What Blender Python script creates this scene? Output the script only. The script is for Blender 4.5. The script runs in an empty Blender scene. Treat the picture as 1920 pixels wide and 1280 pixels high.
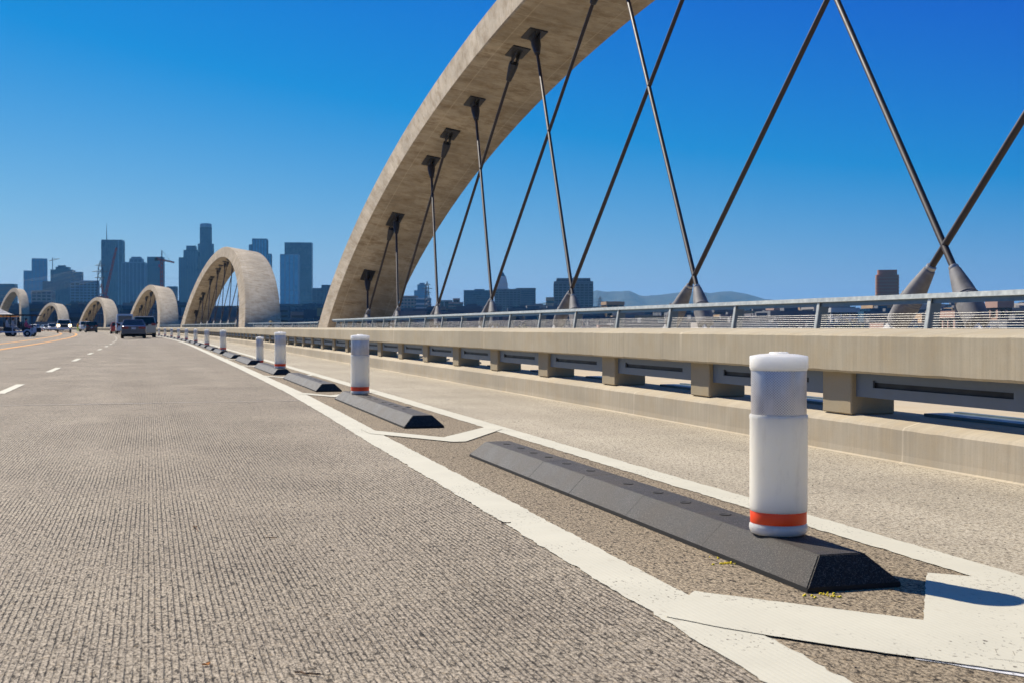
import bpy, bmesh, math, random
from math import sin, cos, tan, atan2, radians, pi, sqrt
from mathutils import Vector, Matrix, noise
random.seed(7)
S = bpy.context.scene
COL = S.collection

# ------------------------------------------------------------------ camera
F = 2300.0; HC = .84; YAW = radians(16.47); HORY = 614.0
cam = bpy.data.cameras.new("camera"); cam_o = bpy.data.objects.new("camera", cam); COL.objects.link(cam_o)
cam.sensor_width = 36; cam.lens = 36 * F / 1920; cam.clip_start = .05; cam.clip_end = 40000
cam_o.location = (0, 0, HC)
cam_o.rotation_euler = (radians(90) - math.atan((640 - HORY) / F), 0, -YAW)
cam.dof.use_dof = True; cam.dof.focus_distance = 7.0; cam.dof.aperture_fstop = 9
S.camera = cam_o

# ------------------------------------------------------------------ world and sun
SUN_EL = radians(42.0); SUN_AZ = radians(-23.0)          # azimuth from +Y, negative = left
w = bpy.data.worlds.new("World"); S.world = w; w.use_nodes = True
nt = w.node_tree; nt.nodes.clear()
sky = nt.nodes.new("ShaderNodeTexSky"); sky.sky_type = 'NISHITA'; sky.sun_disc = False
sky.sun_elevation = SUN_EL; sky.sun_rotation = SUN_AZ; sky.altitude = 100
sky.air_density = 1.15; sky.dust_density = .25; sky.ozone_density = 5.0
# camera-film saturation of the sky: one colour curve per channel, the same in every direction
sep = nt.nodes.new("ShaderNodeSeparateColor"); cmb = nt.nodes.new("ShaderNodeCombineColor")
def mth(op, a, b):
    x = nt.nodes.new("ShaderNodeMath"); x.operation = op; x.use_clamp = False
    for i_, v_ in enumerate((a, b)):
        if isinstance(v_, (int, float)): x.inputs[i_].default_value = v_
        else: nt.links.new(v_, x.inputs[i_])
    return x.outputs[0]
SKY_R, SKY_G, SKY_B = (.72, -2.55), (.69, -1.60), 2.10
nt.links.new(sky.outputs[0], sep.inputs[0])
nt.links.new(mth('MAXIMUM', mth('ADD', mth('MULTIPLY', sep.outputs[0], SKY_R[0]), SKY_R[1]), .03), cmb.inputs[0])
nt.links.new(mth('MAXIMUM', mth('ADD', mth('MULTIPLY', sep.outputs[1], SKY_G[0]), SKY_G[1]), 1.0), cmb.inputs[1])
nt.links.new(mth('MULTIPLY', mth('POWER', mth('MAXIMUM', sep.outputs[2], 0.0), .5), SKY_B), cmb.inputs[2])
bg = nt.nodes.new("ShaderNodeBackground"); bg.inputs['Strength'].default_value = .0735
wo = nt.nodes.new("ShaderNodeOutputWorld")
nt.links.new(cmb.outputs[0], bg.inputs[0]); nt.links.new(bg.outputs[0], wo.inputs[0])
sl = bpy.data.lights.new("sun", 'SUN'); sl.energy = 5.0; sl.angle = radians(.5); sl.color = (1, .91, .77)
so = bpy.data.objects.new("sun", sl); COL.objects.link(so)
sdir = Vector((sin(SUN_AZ) * cos(SUN_EL), cos(SUN_AZ) * cos(SUN_EL), sin(SUN_EL)))
so.rotation_euler = sdir.to_track_quat('Z', 'Y').to_euler()
S.view_settings.view_transform = 'Standard'; S.view_settings.look = 'None'
S.view_settings.exposure = .58; S.view_settings.gamma = 1; S.view_settings.use_curve_mapping = False
S.cycles.max_bounces = 8; S.cycles.volume_bounces = 1; S.cycles.use_denoising = True
S.cycles.transparent_max_bounces = 12

# ------------------------------------------------------------------ bridge frame: s along, u across (right +)
R0 = 1880.0; S0 = 52.0
def ang(s): return max(0.0, (s - S0) / R0)
def P(s, u, z=0.0):
    if s <= S0: return Vector((u, s, z))
    a = (s - S0) / R0
    return Vector((-R0 + (R0 + u) * cos(a), S0 + (R0 + u) * sin(a), z))
CY, SY = cos(YAW), sin(YAW)
def at(px, Z, z=0.0):
    """place on the ground seen at column px, Z metres in front of the camera"""
    X = (px - 960) / F * Z
    return Vector((X * CY + Z * SY, Z * CY - X * SY, z))
def zat(py, Z): return HC + (HORY - py) * Z / F

# ------------------------------------------------------------------ object helpers
def tag(o, label=None, cat=None, group=None, kind=None):
    if label: o['label'] = label
    if cat: o['category'] = cat
    if group: o['group'] = group
    if kind: o['kind'] = kind
    return o
def empty(name, loc=(0, 0, 0), rz=0):
    o = bpy.data.objects.new(name, None); COL.objects.link(o)
    o.location = loc; o.rotation_euler = (0, 0, rz); o.empty_display_size = .2
    return o
def mobj(name, me, parent=None):
    o = bpy.data.objects.new(name, me); COL.objects.link(o)
    if parent: o.parent = parent
    return o
def build(name, bm, mats, parent=None, smooth=False, loc=None, rot=None):
    me = bpy.data.meshes.new(name)
    bm.normal_update(); bm.to_mesh(me); bm.free()
    if not isinstance(mats, (list, tuple)): mats = [mats]
    for m in mats: me.materials.append(m)
    if smooth:
        me.polygons.foreach_set("use_smooth", [True] * len(me.polygons))
        try: me.set_sharp_from_angle(angle=radians(38))
        except Exception: pass
    o = mobj(name, me, parent)
    if loc is not None: o.location = loc
    if rot is not None: o.rotation_euler = rot
    return o
def copy_tree(o, parent=None):
    c = o.copy(); COL.objects.link(c)
    if parent is not None: c.parent = parent
    for ch in KIDS.get(o.name, []): copy_tree(ch, c)
    return c
KIDS = {}
def index_kids(root):
    KIDS.clear()
    for o in bpy.data.objects:
        if o.parent: KIDS.setdefault(o.parent.name, []).append(o)
def dup(root):
    index_kids(root); return copy_tree(root)

def box(bm, c, s, M=None, mi=0, taper=None):
    x, y, z = c; a, b, d = s[0] / 2, s[1] / 2, s[2] / 2
    vs = []
    for dz in (-1, 1):
        k = 1 if (taper is None or dz < 0) else taper
        for dx, dy in ((-1, -1), (1, -1), (1, 1), (-1, 1)):
            v = Vector((x + dx * a * k, y + dy * b * k, z + dz * d))
            vs.append(bm.verts.new(M @ v if M else v))
    fs = [(0, 3, 2, 1), (4, 5, 6, 7), (0, 1, 5, 4), (1, 2, 6, 5), (2, 3, 7, 6), (3, 0, 4, 7)]
    for f in fs:
        q = bm.faces.new([vs[i] for i in f]); q.material_index = mi
def hexa(bm, pts, mi=0):
    vs = [bm.verts.new(p) for p in pts]
    for f in [(0, 3, 2, 1), (4, 5, 6, 7), (0, 1, 5, 4), (1, 2, 6, 5), (2, 3, 7, 6), (3, 0, 4, 7)]:
        q = bm.faces.new([vs[i] for i in f]); q.material_index = mi
def frame(d):
    d = d.normalized(); up = Vector((0, 0, 1)) if abs(d.z) < .95 else Vector((1, 0, 0))
    a = d.cross(up).normalized(); b = a.cross(d).normalized()
    return a, b
def tube(bm, p0, p1, r0, r1=None, n=8, cap=True, mi=0):
    if r1 is None: r1 = r0
    p0, p1 = Vector(p0), Vector(p1); a, b = frame(p1 - p0)
    A = [bm.verts.new(p0 + (a * cos(2 * pi * i / n) + b * sin(2 * pi * i / n)) * r0) for i in range(n)]
    B = [bm.verts.new(p1 + (a * cos(2 * pi * i / n) + b * sin(2 * pi * i / n)) * r1) for i in range(n)]
    for i in range(n):
        q = bm.faces.new((A[i], B[i], B[(i + 1) % n], A[(i + 1) % n])); q.material_index = mi
    if cap:
        bm.faces.new(A).material_index = mi; bm.faces.new(B[::-1]).material_index = mi
def revolve_axis(bm, p0, d, prof, n=16, mi=0):
    """prof: list of (distance along d, radius)"""
    d = d.normalized(); a, b = frame(d); rings = []
    for t, r in prof:
        rings.append([bm.verts.new(p0 + d * t + (a * cos(2 * pi * i / n) + b * sin(2 * pi * i / n)) * r) for i in range(n)])
    for A, B in zip(rings, rings[1:]):
        for i in range(n):
            q = bm.faces.new((A[i], B[i], B[(i + 1) % n], A[(i + 1) % n])); q.material_index = mi
    bm.faces.new(rings[0]).material_index = mi; bm.faces.new(rings[-1][::-1]).material_index = mi
def lathe(bm, prof, n=32, mi=0, capb=True, capt=True):
    rings = []
    for r, z in prof:
        rings.append([bm.verts.new((r * cos(2 * pi * i / n), r * sin(2 * pi * i / n), z)) for i in range(n)])
    for A, B in zip(rings, rings[1:]):
        for i in range(n):
            q = bm.faces.new((A[i], A[(i + 1) % n], B[(i + 1) % n], B[i])); q.material_index = mi
    if capb: bm.faces.new(rings[0][::-1]).material_index = mi
    if capt: bm.faces.new(rings[-1]).material_index = mi

def slist(s0, s1, near=1.0):
    out = [s0]; s = s0
    while s < s1 - 1e-6:
        s = min(s1, s + (near if s < 20 else 4.0 if s < 120 else 8.0)); out.append(s)
    return out
def sweep(prof, ss, closed=True, caps=True, off=None, bm=None, mi=0, jitter=None):
    """prof (u,z) points swept along the bridge; uv = (length round the profile or u, s)"""
    own = bm is None
    if own: bm = bmesh.new()
    uvl = bm.loops.layers.uv.get("UVMap") or bm.loops.layers.uv.new("UVMap")
    n = len(prof); acc = [0]
    for i in range(n):
        a, b = prof[i], prof[(i + 1) % n]; acc.append(acc[-1] + sqrt((a[0] - b[0]) ** 2 + (a[1] - b[1]) ** 2))
    rings = []
    for k, s in enumerate(ss):
        d = off(s) if off else 0.0
        rings.append([bm.verts.new(P(s, u + d + (jitter(s, i)[0] if jitter else 0), z + (jitter(s, i)[1] if jitter else 0))) for i, (u, z) in enumerate(prof)])
    m = n if closed else n - 1
    for k in range(len(ss) - 1):
        for i in range(m):
            j = (i + 1) % n
            f = bm.faces.new((rings[k][i], rings[k + 1][i], rings[k + 1][j], rings[k][j])); f.material_index = mi
            for lp, (ui, si) in zip(f.loops, ((acc[i], ss[k]), (acc[i], ss[k + 1]), (acc[i + 1], ss[k + 1]), (acc[i + 1], ss[k]))):
                lp[uvl].uv = (ui, si)
    if closed and caps:
        bm.faces.new(rings[0]).material_index = mi; bm.faces.new(rings[-1][::-1]).material_index = mi
    return bm
def strip(u0f, u1f, z, ss, jit=0.0):
    """flat ribbon between offsets u0f(s)..u1f(s) with uv=(u,s) in metres"""
    bm = bmesh.new(); uvl = bm.loops.layers.uv.new("UVMap"); L = []
    for s in ss:
        a, b = u0f(s), u1f(s)
        if jit:
            a += jit * noise.noise((s * 37, 1.3, 0)) + jit * .8 * noise.noise((s * 9, 7.3, 0)); b += jit * noise.noise((s * 33, 9.7, 4)) + jit * .8 * noise.noise((s * 8, 3.3, 0))
        L.append((s, a, b, bm.verts.new(P(s, a, z)), bm.verts.new(P(s, b, z))))
    for p, q in zip(L, L[1:]):
        f = bm.faces.new((p[3], p[4], q[4], q[3]))
        for lp, uv in zip(f.loops, ((p[1], p[0]), (p[2], p[0]), (q[2], q[0]), (q[1], q[0]))): lp[uvl].uv = uv
    return bm

# ------------------------------------------------------------------ materials
class NT:
    def __init__(s, name):
        s.m = bpy.data.materials.new(name); s.m.use_nodes = True; s.t = s.m.node_tree; s.t.nodes.clear()
        s.out = s.n("ShaderNodeOutputMaterial"); s.b = s.n("ShaderNodeBsdfPrincipled"); s.l(s.b.outputs[0], s.out.inputs[0])
    def n(s, t, **k):
        x = s.t.nodes.new(t)
        for a, v in k.items(): setattr(x, a, v)
        return x
    def l(s, a, b): s.t.links.new(a, b)
    def coords(s, kind='UV', scale=(1, 1, 1), rot=(0, 0, 0)):
        tc = s.n("ShaderNodeTexCoord"); mp = s.n("ShaderNodeMapping")
        mp.inputs['Scale'].default_value = scale; mp.inputs['Rotation'].default_value = rot
        s.l(tc.outputs[kind], mp.inputs[0]); return mp.outputs[0]
    def noise(s, vec, scale, detail=4, rough=.55, dist=0):
        x = s.n("ShaderNodeTexNoise"); x.inputs['Scale'].default_value = scale; x.inputs['Detail'].default_value = detail
        x.inputs['Roughness'].default_value = rough; x.inputs['Distortion'].default_value = dist
        if vec is not None: s.l(vec, x.inputs['Vector'])
        return x.outputs['Fac']
    def ramp(s, fac, pts):
        x = s.n("ShaderNodeValToRGB"); el = x.color_ramp.elements
        while len(el) < len(pts): el.new(.5)
        for e, (p, c) in zip(el, pts):
            e.position = p; e.color = (*c, 1) if isinstance(c, (tuple, list)) else (c, c, c, 1)
        s.l(fac, x.inputs[0]); return x.outputs[0]
    def math(s, op, a, b=None, clamp=False):
        x = s.n("ShaderNodeMath", operation=op); x.use_clamp = clamp
        for i, v in enumerate((a, b)):
            if v is None: continue
            if isinstance(v, (int, float)): x.inputs[i].default_value = v
            else: s.l(v, x.inputs[i])
        return x.outputs[0]
    def mix(s, fac, a, b, mode='MIX'):
        x = s.n("ShaderNodeMix", data_type='RGBA', blend_type=mode)
        for i, v in ((0, fac), (6, a), (7, b)):
            if isinstance(v, (int, float)): x.inputs[i].default_value = v
            elif isinstance(v, tuple): x.inputs[i].default_value = (*v, 1)
            else: s.l(v, x.inputs[i])
        return x.outputs[2]
    def bump(s, h, strength, dist, prev=None):
        x = s.n("ShaderNodeBump"); x.inputs['Strength'].default_value = strength; x.inputs['Distance'].default_value = dist
        s.l(h, x.inputs['Height'])
        if prev is not None: s.l(prev, x.inputs['Normal'])
        return x.outputs[0]
    def fin(s, col=None, rough=None, normal=None, **k):
        b = s.b.inputs
        if col is not None:
            if isinstance(col, tuple): b['Base Color'].default_value = (*col, 1)
            else: s.l(col, b['Base Color'])
        if rough is not None:
            if isinstance(rough, (int, float)): b['Roughness'].default_value = rough
            else: s.l(rough, b['Roughness'])
        if normal is not None: s.l(normal, b['Normal'])
        for a, v in k.items():
            a = a.replace('_', ' ')
            if isinstance(v, tuple): b[a].default_value = (*v, 1) if len(b[a].default_value) == 4 else v
            else: b[a].default_value = v
        return s.m

def plain(name, col, rough=.6, var=.15, metallic=0.0, nscale=6, **k):
    m = NT(name); v = m.coords('Object'); f = m.noise(v, nscale, 4)
    c = m.ramp(f, [(.3, tuple(x * (1 - var) for x in col)), (.7, tuple(min(1, x * (1 + var)) for x in col))])
    r = m.ramp(f, [(.3, max(0, rough - .08)), (.7, min(1, rough + .08))])
    return m.fin(c, r, Metallic=metallic, **k)

def road_mat(name, base, dark, groove=1.0, coarse=1.0, patch=(.9, 1.1), smooth=False, spec=.25):
    m = NT(name); uv = m.coords('UV')
    sp = m.n("ShaderNodeSeparateXYZ"); m.l(uv, sp.inputs[0]); U, V = sp.outputs[0], sp.outputs[1]
    big = m.noise(m.coords('UV', (1.2, .5, 1)), .9, 5, .6)
    band = m.noise(m.coords('UV', (.12, 1.4, 1)), 1.0, 4, .6)       # screed bands across the lane
    mid = m.noise(uv, 9, 5, .6)
    ev = m.coords('UV', (1, .5, 1))
    fine = m.noise(ev, 120, 4, .8)
    grit = m.noise(ev, 48, 3, .75)
    pit = m.noise(m.coords('UV', (1, .4, 1)), 72, 3, .65, .6)
    lane = m.noise(m.coords('UV', (1.1, .03, 1)), 1.0, 4, .6)
    col = m.mix(m.ramp(big, [(.32, 0.0), (.68, 1.0)]), tuple(x * patch[0] for x in base), tuple(x * patch[1] for x in base))
    col = m.mix(m.math('MULTIPLY', m.ramp(band, [(.35, 0.0), (.65, 1.0)]), .55), col, m.mix(1.0, col, (.74, .72, .74), 'MULTIPLY'))
    col = m.mix(m.ramp(mid, [(.3, .0), (.7, .35)]), col, tuple(min(1, x * 1.14) for x in base))
    col = m.mix(m.ramp(lane, [(.35, .55), (.6, .0)]), col, m.mix(1.0, col, (.70, .68, .66), 'MULTIPLY'))
    spots = m.noise(m.coords('UV', (1, .7, 1)), 2.3, 3, .5)
    col = m.mix(m.ramp(spots, [(.66, .0), (.74, .38)]), col, m.mix(1.0, col, (.55, .52, .50), 'MULTIPLY'))
    # aggregate speckle
    col = m.mix(m.ramp(grit, [(.36, min(1, .6 * coarse)), (.47, .0)]), col, tuple(x * 1.6 for x in dark))
    col = m.mix(m.ramp(fine, [(.41, min(1, .85 * coarse)), (.51, .0)]), col, dark)
    col = m.mix(m.ramp(fine, [(.52, .0), (.62, .6 * coarse)]), col, tuple(min(1, x * 1.55) for x in base))
    col = m.mix(m.ramp(pit, [(.38, min(1, .95 * coarse)), (.45, .0)]), col, tuple(x * .55 for x in dark))
    tint = m.noise(uv, 33, 2, .5)
    col = m.mix(m.ramp(tint, [(.58, 0.0), (.75, .22)]), col, (base[0] * 1.25, base[1] * 1.05, base[2] * .75))
    hgt = m.math('ADD', m.math('MULTIPLY', fine, .5), m.math('MULTIPLY', grit, .35))
    nrm = None
    if groove > 0:
        wob = m.noise(m.coords('UV', (6, 1.3, 1)), 1.0, 4, .6)
        wob2 = m.noise(m.coords('UV', (1, 1, 1)), 42, 3, .6)
        ph = m.math('ADD', m.math('MULTIPLY', U, 2 * pi / .0185), m.math('ADD', m.math('MULTIPLY', wob, 3.0), m.math('MULTIPLY', wob2, 2.6)))
        g = m.math('POWER', m.math('ADD', m.math('MULTIPLY', m.math('SINE', ph), .5), .5), 7.0)
        brk = m.ramp(m.noise(m.coords('UV', (1, .35, 1)), 30, 3, .6), [(.34, .08), (.56, 1.0)])
        zone = m.ramp(m.noise(m.coords('UV', (1, .6, 1)), 1.1, 3, .6), [(.32, .25), (.6, 1.0)])
        gm = m.math('MULTIPLY', m.math('MULTIPLY', g, brk), m.math('MULTIPLY', zone, groove))
        col = m.mix(m.math('MULTIPLY', gm, .68, True), col, tuple(x * .62 for x in dark))  # groove tint holds painted-in shadow together with real dirt
        hgt = m.math('SUBTRACT', hgt, m.math('MULTIPLY', gm, 1.5))
    nrm = m.bump(hgt, 1.0 if not smooth else .7, .0052 * coarse)
    return m.fin(col, .93, nrm, Specular_IOR_Level=spec)

M = {}
M['road'] = road_mat('grooved concrete road', (.405, .347, .262), (.055, .044, .031), 1.0, 1.0, (.84, 1.14))
M['buffer'] = road_mat('coarse concrete buffer', (.345, .28, .19), (.05, .038, .024), .3, 1.1)
M['bike'] = road_mat('trowelled concrete lane', (.47, .42, .32), (.10, .078, .05), 0, .8, (.78, 1.18), True)

def concrete(name, base, streak='v', scale=1.0, stain=.35, lines=None, lw=.012, tones=True, coords='UV', bumps=.3):
    """streak v: fine board lines; coordinates uv = (profile length, s) in metres"""
    m = NT(name); uv = m.coords(coords)
    big = m.noise(m.coords(coords, (1, .6, 1)), .55 * scale, 5, .62)
    med = m.noise(uv, 3.2 * scale, 5, .6)
    fin = m.noise(uv, 90, 3, .7)
    col = m.mix(m.ramp(big, [(.3, 0.0), (.7, 1.0)]), tuple(x * (1 - stain * .5) for x in base), tuple(min(1, x * (1 + stain * .4)) for x in base))
    warm = (base[0] * .92, base[1] * .80, base[2] * .62)
    col = m.mix(m.ramp(med, [(.45, 0.0), (.75, .55)]), col, warm)
    h = fin
    if streak == 'a':
        blot = m.noise(m.coords(coords, (.8, 1.1, 1)), 1.5, 7, .75)
        col = m.mix(m.ramp(blot, [(.36, .95), (.53, 0.0)]), col, (base[0] * .52, base[1] * .44, base[2] * .34))
        col = m.mix(m.ramp(blot, [(.54, 0.0), (.70, .45)]), col, tuple(min(1, x * 1.35) for x in base))
        sq = m.n("ShaderNodeSeparateXYZ"); m.l(uv, sq.inputs[0])
        for ln_ in (5.75, 7.95, 3.75, 1.55):        # long form seams near the edges of each face
            e_ = m.math('LESS_THAN', m.math('ABSOLUTE', m.math('SUBTRACT', sq.outputs[0], ln_)), .018)
            col = m.mix(m.math('MULTIPLY', e_, .4), col, tuple(min(1, x * 1.5) for x in base))
    if streak:
        sc = {'v': (1.1, 26, 1), 'h': (26, .9, 1), 'a': (.8, 9, 1)}[streak]
        st = m.noise(m.coords(coords, sc), 1.0, 4, .65)
        col = m.mix(m.ramp(st, [(.36, .34 if streak == 'a' else .38), (.56, 0.0)]), col, tuple(x * .72 for x in base))
        col = m.mix(m.ramp(st, [(.55, 0.0), (.72, .28)]), col, tuple(min(1, x * 1.22) for x in base))
        h = m.math('ADD', m.math('MULTIPLY', st, .6), m.math('MULTIPLY', fin, .4))
    col = m.mix(m.ramp(fin, [(.3, .4), (.42, 0.0)]), col, tuple(x * .5 for x in base))
    if lines:                       # formwork lift lines every <lines> metres along v
        sp = m.n("ShaderNodeSeparateXYZ"); m.l(uv, sp.inputs[0])
        fr = m.math('FRACT', m.math('DIVIDE', sp.outputs[1], lines))
        ln = m.math('LESS_THAN', m.math('ABSOLUTE', m.math('SUBTRACT', fr, .5)), lw)
        wn = m.ramp(m.noise(uv, 2.0, 3), [(.35, .1), (.6, 1.0)])
        col = m.mix(m.math('MULTIPLY', m.math('MULTIPLY', ln, wn), .55), col, tuple(min(1, x * 1.6) for x in base))
        tone = m.n("ShaderNodeTexWhiteNoise", noise_dimensions='1D')
        m.l(m.math('FLOOR', m.math('ADD', m.math('DIVIDE', sp.outputs[1], lines), .5)), tone.inputs['W'])
        col = m.mix(m.ramp(tone.outputs['Value'], [(0, .0), (1, .28 if tones else .08)]), col, tuple(x * .7 for x in base))
    return m.fin(col, .9, m.bump(h, bumps, .004), Specular_IOR_Level=.25)
M['beam'] = concrete('board marked parapet concrete', (.43, .372, .262), 'v', stain=.5, lines=6.6, lw=.003, tones=False)
M['kerbc'] = concrete('parapet kerb concrete', (.45, .39, .285), 'v', stain=.6, lines=4.4, lw=.002, tones=False)
M['post'] = concrete('parapet post concrete', (.37, .31, .205), None, coords='Object', stain=.3)
M['arch'] = concrete('arch concrete', (.44, .375, .28), 'a', stain=.8, lines=1.3, bumps=.6)
M['walk'] = concrete('walkway concrete', (.47, .40, .29), None, stain=.2)
M['slab'] = concrete('deck edge concrete', (.4, .37, .33), None, stain=.2)

def paint_mat(name, col, wear=.6):
    m = NT(name); uv = m.coords('UV')
    sp = m.n("ShaderNodeSeparateXYZ"); m.l(uv, sp.inputs[0])
    wob = m.noise(m.coords('UV', (6, 1.3, 1)), 1.0, 4, .6)
    g = m.math('POWER', m.math('ADD', m.math('MULTIPLY', m.math('SINE', m.math('ADD', m.math('MULTIPLY', sp.outputs[0], 2 * pi / .0185), m.math('MULTIPLY', wob, 6))), .5), .5), 4.0)
    n1 = m.noise(uv, 3.5, 5, .6); n2 = m.noise(uv, 60, 3, .6); n3 = m.noise(m.coords('UV', (1, .55, 1)), 85, 2, .5)
    c = m.mix(m.ramp(n1, [(.35, 0.0), (.7, .6)]), col, tuple(x * .86 for x in col))
    c = m.mix(m.math('MULTIPLY', g, .04), c, tuple(x * .6 for x in col))
    spot = m.math('MULTIPLY', m.ramp(n3, [(.63, 0.0), (.68, 1.0)]), m.ramp(m.noise(uv, 2.1, 3), [(.48, .0), (.6, wear * 2)]))
    c = m.mix(m.math('MULTIPLY', spot, 1.0, True), c, (.10, .08, .06))
    thin = m.math('MULTIPLY', m.ramp(m.noise(m.coords('UV', (1, .35, 1)), 26, 5, .75), [(.60, 0.0), (.68, 1.0)]), m.ramp(m.noise(uv, 1.3, 4), [(.46, .0), (.62, .8)]))
    c = m.mix(m.math('MULTIPLY', thin, wear * 1.4, True), c, (.27, .22, .15))
    h = m.math('SUBTRACT', m.math('MULTIPLY', n2, .5), m.math('MULTIPLY', g, .35))
    return m.fin(c, .75, m.bump(h, .4, .0025), Specular_IOR_Level=.3)
M['paint'] = paint_mat('cream road paint', (.54, .515, .41))
M['paint_white'] = paint_mat('old white road paint', (.66, .66, .66), .8)
M['paint_yellow'] = paint_mat('orange yellow road paint', (.66, .27, .02))

def rubber():
    m = NT('granular black rubber'); v = m.coords('Object')
    f = m.noise(v, 190, 3, .85); b = m.noise(v, 5, 4, .6); g = m.noise(v, 420, 2, .7)
    c = m.ramp(f, [(.42, (.003, .0025, .002)), (.53, (.014, .012, .010)), (.62, (.12, .105, .09))])
    c = m.mix(m.ramp(b, [(.4, 0.0), (.75, .45)]), c, (.075, .058, .042))
    return m.fin(c, m.ramp(b, [(.3, .46), (.7, .60)]), m.bump(g, 1.0, .0026), Specular_IOR_Level=.27)
M['rubber'] = rubber()
M['rubber_flat'] = plain('smooth black rubber', (.006, .006, .006), .75)
pm_ = NT('white post plastic')
pd_ = pm_.mix(pm_.ramp(pm_.noise(pm_.coords('Object', (1, 1, .25)), 22, 5, .7), [(.56, 0.0), (.74, .35)]), (.88, .83, .70), (.58, .52, .42))
M['plastic'] = pm_.fin(pd_, .33, Specular_IOR_Level=.45, Subsurface_Weight=.7, Subsurface_Scale=.2, Subsurface_Radius=(1.0, .97, .9))
def sheeting():
    m = NT('honeycomb reflective sheeting'); tc = m.n("ShaderNodeTexCoord")
    sp = m.n("ShaderNodeSeparateXYZ"); m.l(tc.outputs['Object'], sp.inputs[0])
    an = m.math('ARCTAN2', sp.outputs[1], sp.outputs[0])
    cb = m.n("ShaderNodeCombineXYZ"); m.l(m.math('MULTIPLY', an, .1), cb.inputs[0]); m.l(sp.outputs[2], cb.inputs[1])
    x = m.math('MULTIPLY', cb.outputs[0] if False else m.math('MULTIPLY', an, .1), 2 * pi / .0105)
    z = m.math('MULTIPLY', sp.outputs[2], 2 * pi / .0095)
    cell = m.math('MULTIPLY', m.math('SINE', x), m.math('SINE', z))
    e = m.ramp(cell, [(-.0, 0.0), (.35, 1.0)])
    patch = m.ramp(m.noise(m.coords('Object', (1, 1, .5)), 14, 3), [(.42, .15), (.56, .95)])
    c = m.mix(m.math('MULTIPLY', e, patch), (.62, .61, .60), (.26, .25, .26))
    c = m.mix(m.ramp(m.noise(m.coords('Object', (1, 1, .6)), 9, 2), [(.5, 0.0), (.7, .35)]), c, (.60, .50, .50))
    return m.fin(c, .32, Metallic=.35, Specular_IOR_Level=.6)
M['sheeting'] = sheeting()
M['orange'] = NT('orange reflective band').fin((1.0, .065, .001), .45, Specular_IOR_Level=.5)
M['galv'] = plain('pale galvanised steel', (.46, .49, .46), .5, .2, .25, 12)
M['bluesteel'] = plain('blue grey painted steel', (.11, .155, .185), .42, .15, .2, 9)
M['panel'] = plain('grey painted steel plate', (.11, .135, .165), .45, .12, .1, 5)
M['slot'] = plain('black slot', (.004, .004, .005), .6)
M['wire'] = NT('bright steel wire').fin((.36, .36, .35), .5, Metallic=.3)
M['cable'] = plain('dark red brown cable sheath', (.024, .016, .016), .5, .3, 0, 5)
M['darksteel'] = plain('dark anchor steel', (.035, .036, .042), .5, .3, .3, 14)
M['boot'] = plain('grey weathered cable boot', (.15, .15, .155), .7, .35, 0, 6)
M['fin'] = plain('light grey anchor fin', (.50, .50, .49), .6, .2, .1, 6)
M['glass'] = NT('dark car glass').fin((.008, .009, .011), .08, Specular_IOR_Level=.6)
M['tyre'] = plain('tyre rubber', (.012, .012, .012), .85)
M['rim'] = NT('alloy rim').fin((.35, .35, .36), .35, Metallic=.8)
M['taillight'] = NT('red lamp lens').fin((.22, .008, .01), .2)
M['plate'] = NT('number plate').fin((.45, .45, .48), .5)
hl = NT('lit headlight'); hl.fin((1, .8, .5), .3, Emission_Strength=7.0, Emission_Color=(1, .72, .32)); M['headlight'] = hl.m
M['lamp'] = NT('unlit headlight').fin((.6, .6, .6), .15)
M['amber'] = NT('amber beacon').fin((.9, .32, .03), .3)
def carpaint(n, c, r=.25, met=.3): return NT(n).fin(c, r, Metallic=met, Coat_Weight=.6, Coat_Roughness=.06)
M['hivis'] = NT('hi vis orange cloth').fin((.85, .22, .03), .8)
M['hivisy'] = NT('hi vis yellow cloth').fin((.55, .75, .06), .8)
M['cloth_dark'] = NT('dark cloth').fin((.02, .022, .03), .9)
M['cloth_pink'] = NT('pink cloth').fin((.45, .07, .16), .9)
M['cloth_pale'] = NT('pale cloth').fin((.5, .5, .55), .9)
M['skin'] = NT('skin').fin((.42, .25, .17), .6)
M['hat'] = NT('straw hat').fin((.62, .45, .2), .8)
M['canvas'] = NT('white canvas').fin((.75, .74, .73), .8)
M['leaf'] = plain('dark foliage', (.030, .048, .018), .8, .5, 0, 2)
M['trunk'] = plain('bark', (.10, .075, .05), .9)
M['redsteel'] = plain('red painted crane steel', (.42, .065, .04), .6)
M['greysteel'] = plain('grey lattice steel', (.06, .08, .10), .6)
M['twig'] = plain('dry twig', (.20, .11, .05), .9)
M['yleaf'] = NT('yellow chalk mark').fin((.80, .62, .02), .8)

# ------------------------------------------------------------------ terrain and hills
def terr(r): # ground height from distance
    if r < 350: return -15.0
    return -15.0 + 14 * min(1, (r - 350) / 1200.0) + 26 * min(1, max(0, (r - 1550) / 2400.0))
gm = NT('hazy city ground'); uvv = gm.coords('Object')
gc = gm.ramp(gm.noise(uvv, .012, 6, .7), [(.3, (.06, .07, .055)), (.5, (.16, .145, .13)), (.7, (.24, .21, .185))])
M['ground'] = gm.fin(gc, .95)
bm = bmesh.new(); rings = []; NA = 96
for r in (0.01, 60, 200, 350, 700, 1100, 1550, 2200, 3000, 3950, 6000, 9000, 13200):
    rings.append([bm.verts.new((r * cos(2 * pi * i / NA), r * sin(2 * pi * i / NA), terr(r) if r > 1 else -15)) for i in range(NA)])
for A, B in zip(rings, rings[1:]):
    for i in range(NA): bm.faces.new((A[i], B[i], B[(i + 1) % NA], A[(i + 1) % NA]))
tag(build('city_ground', bm, M['ground'], smooth=True), kind='structure')

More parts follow.
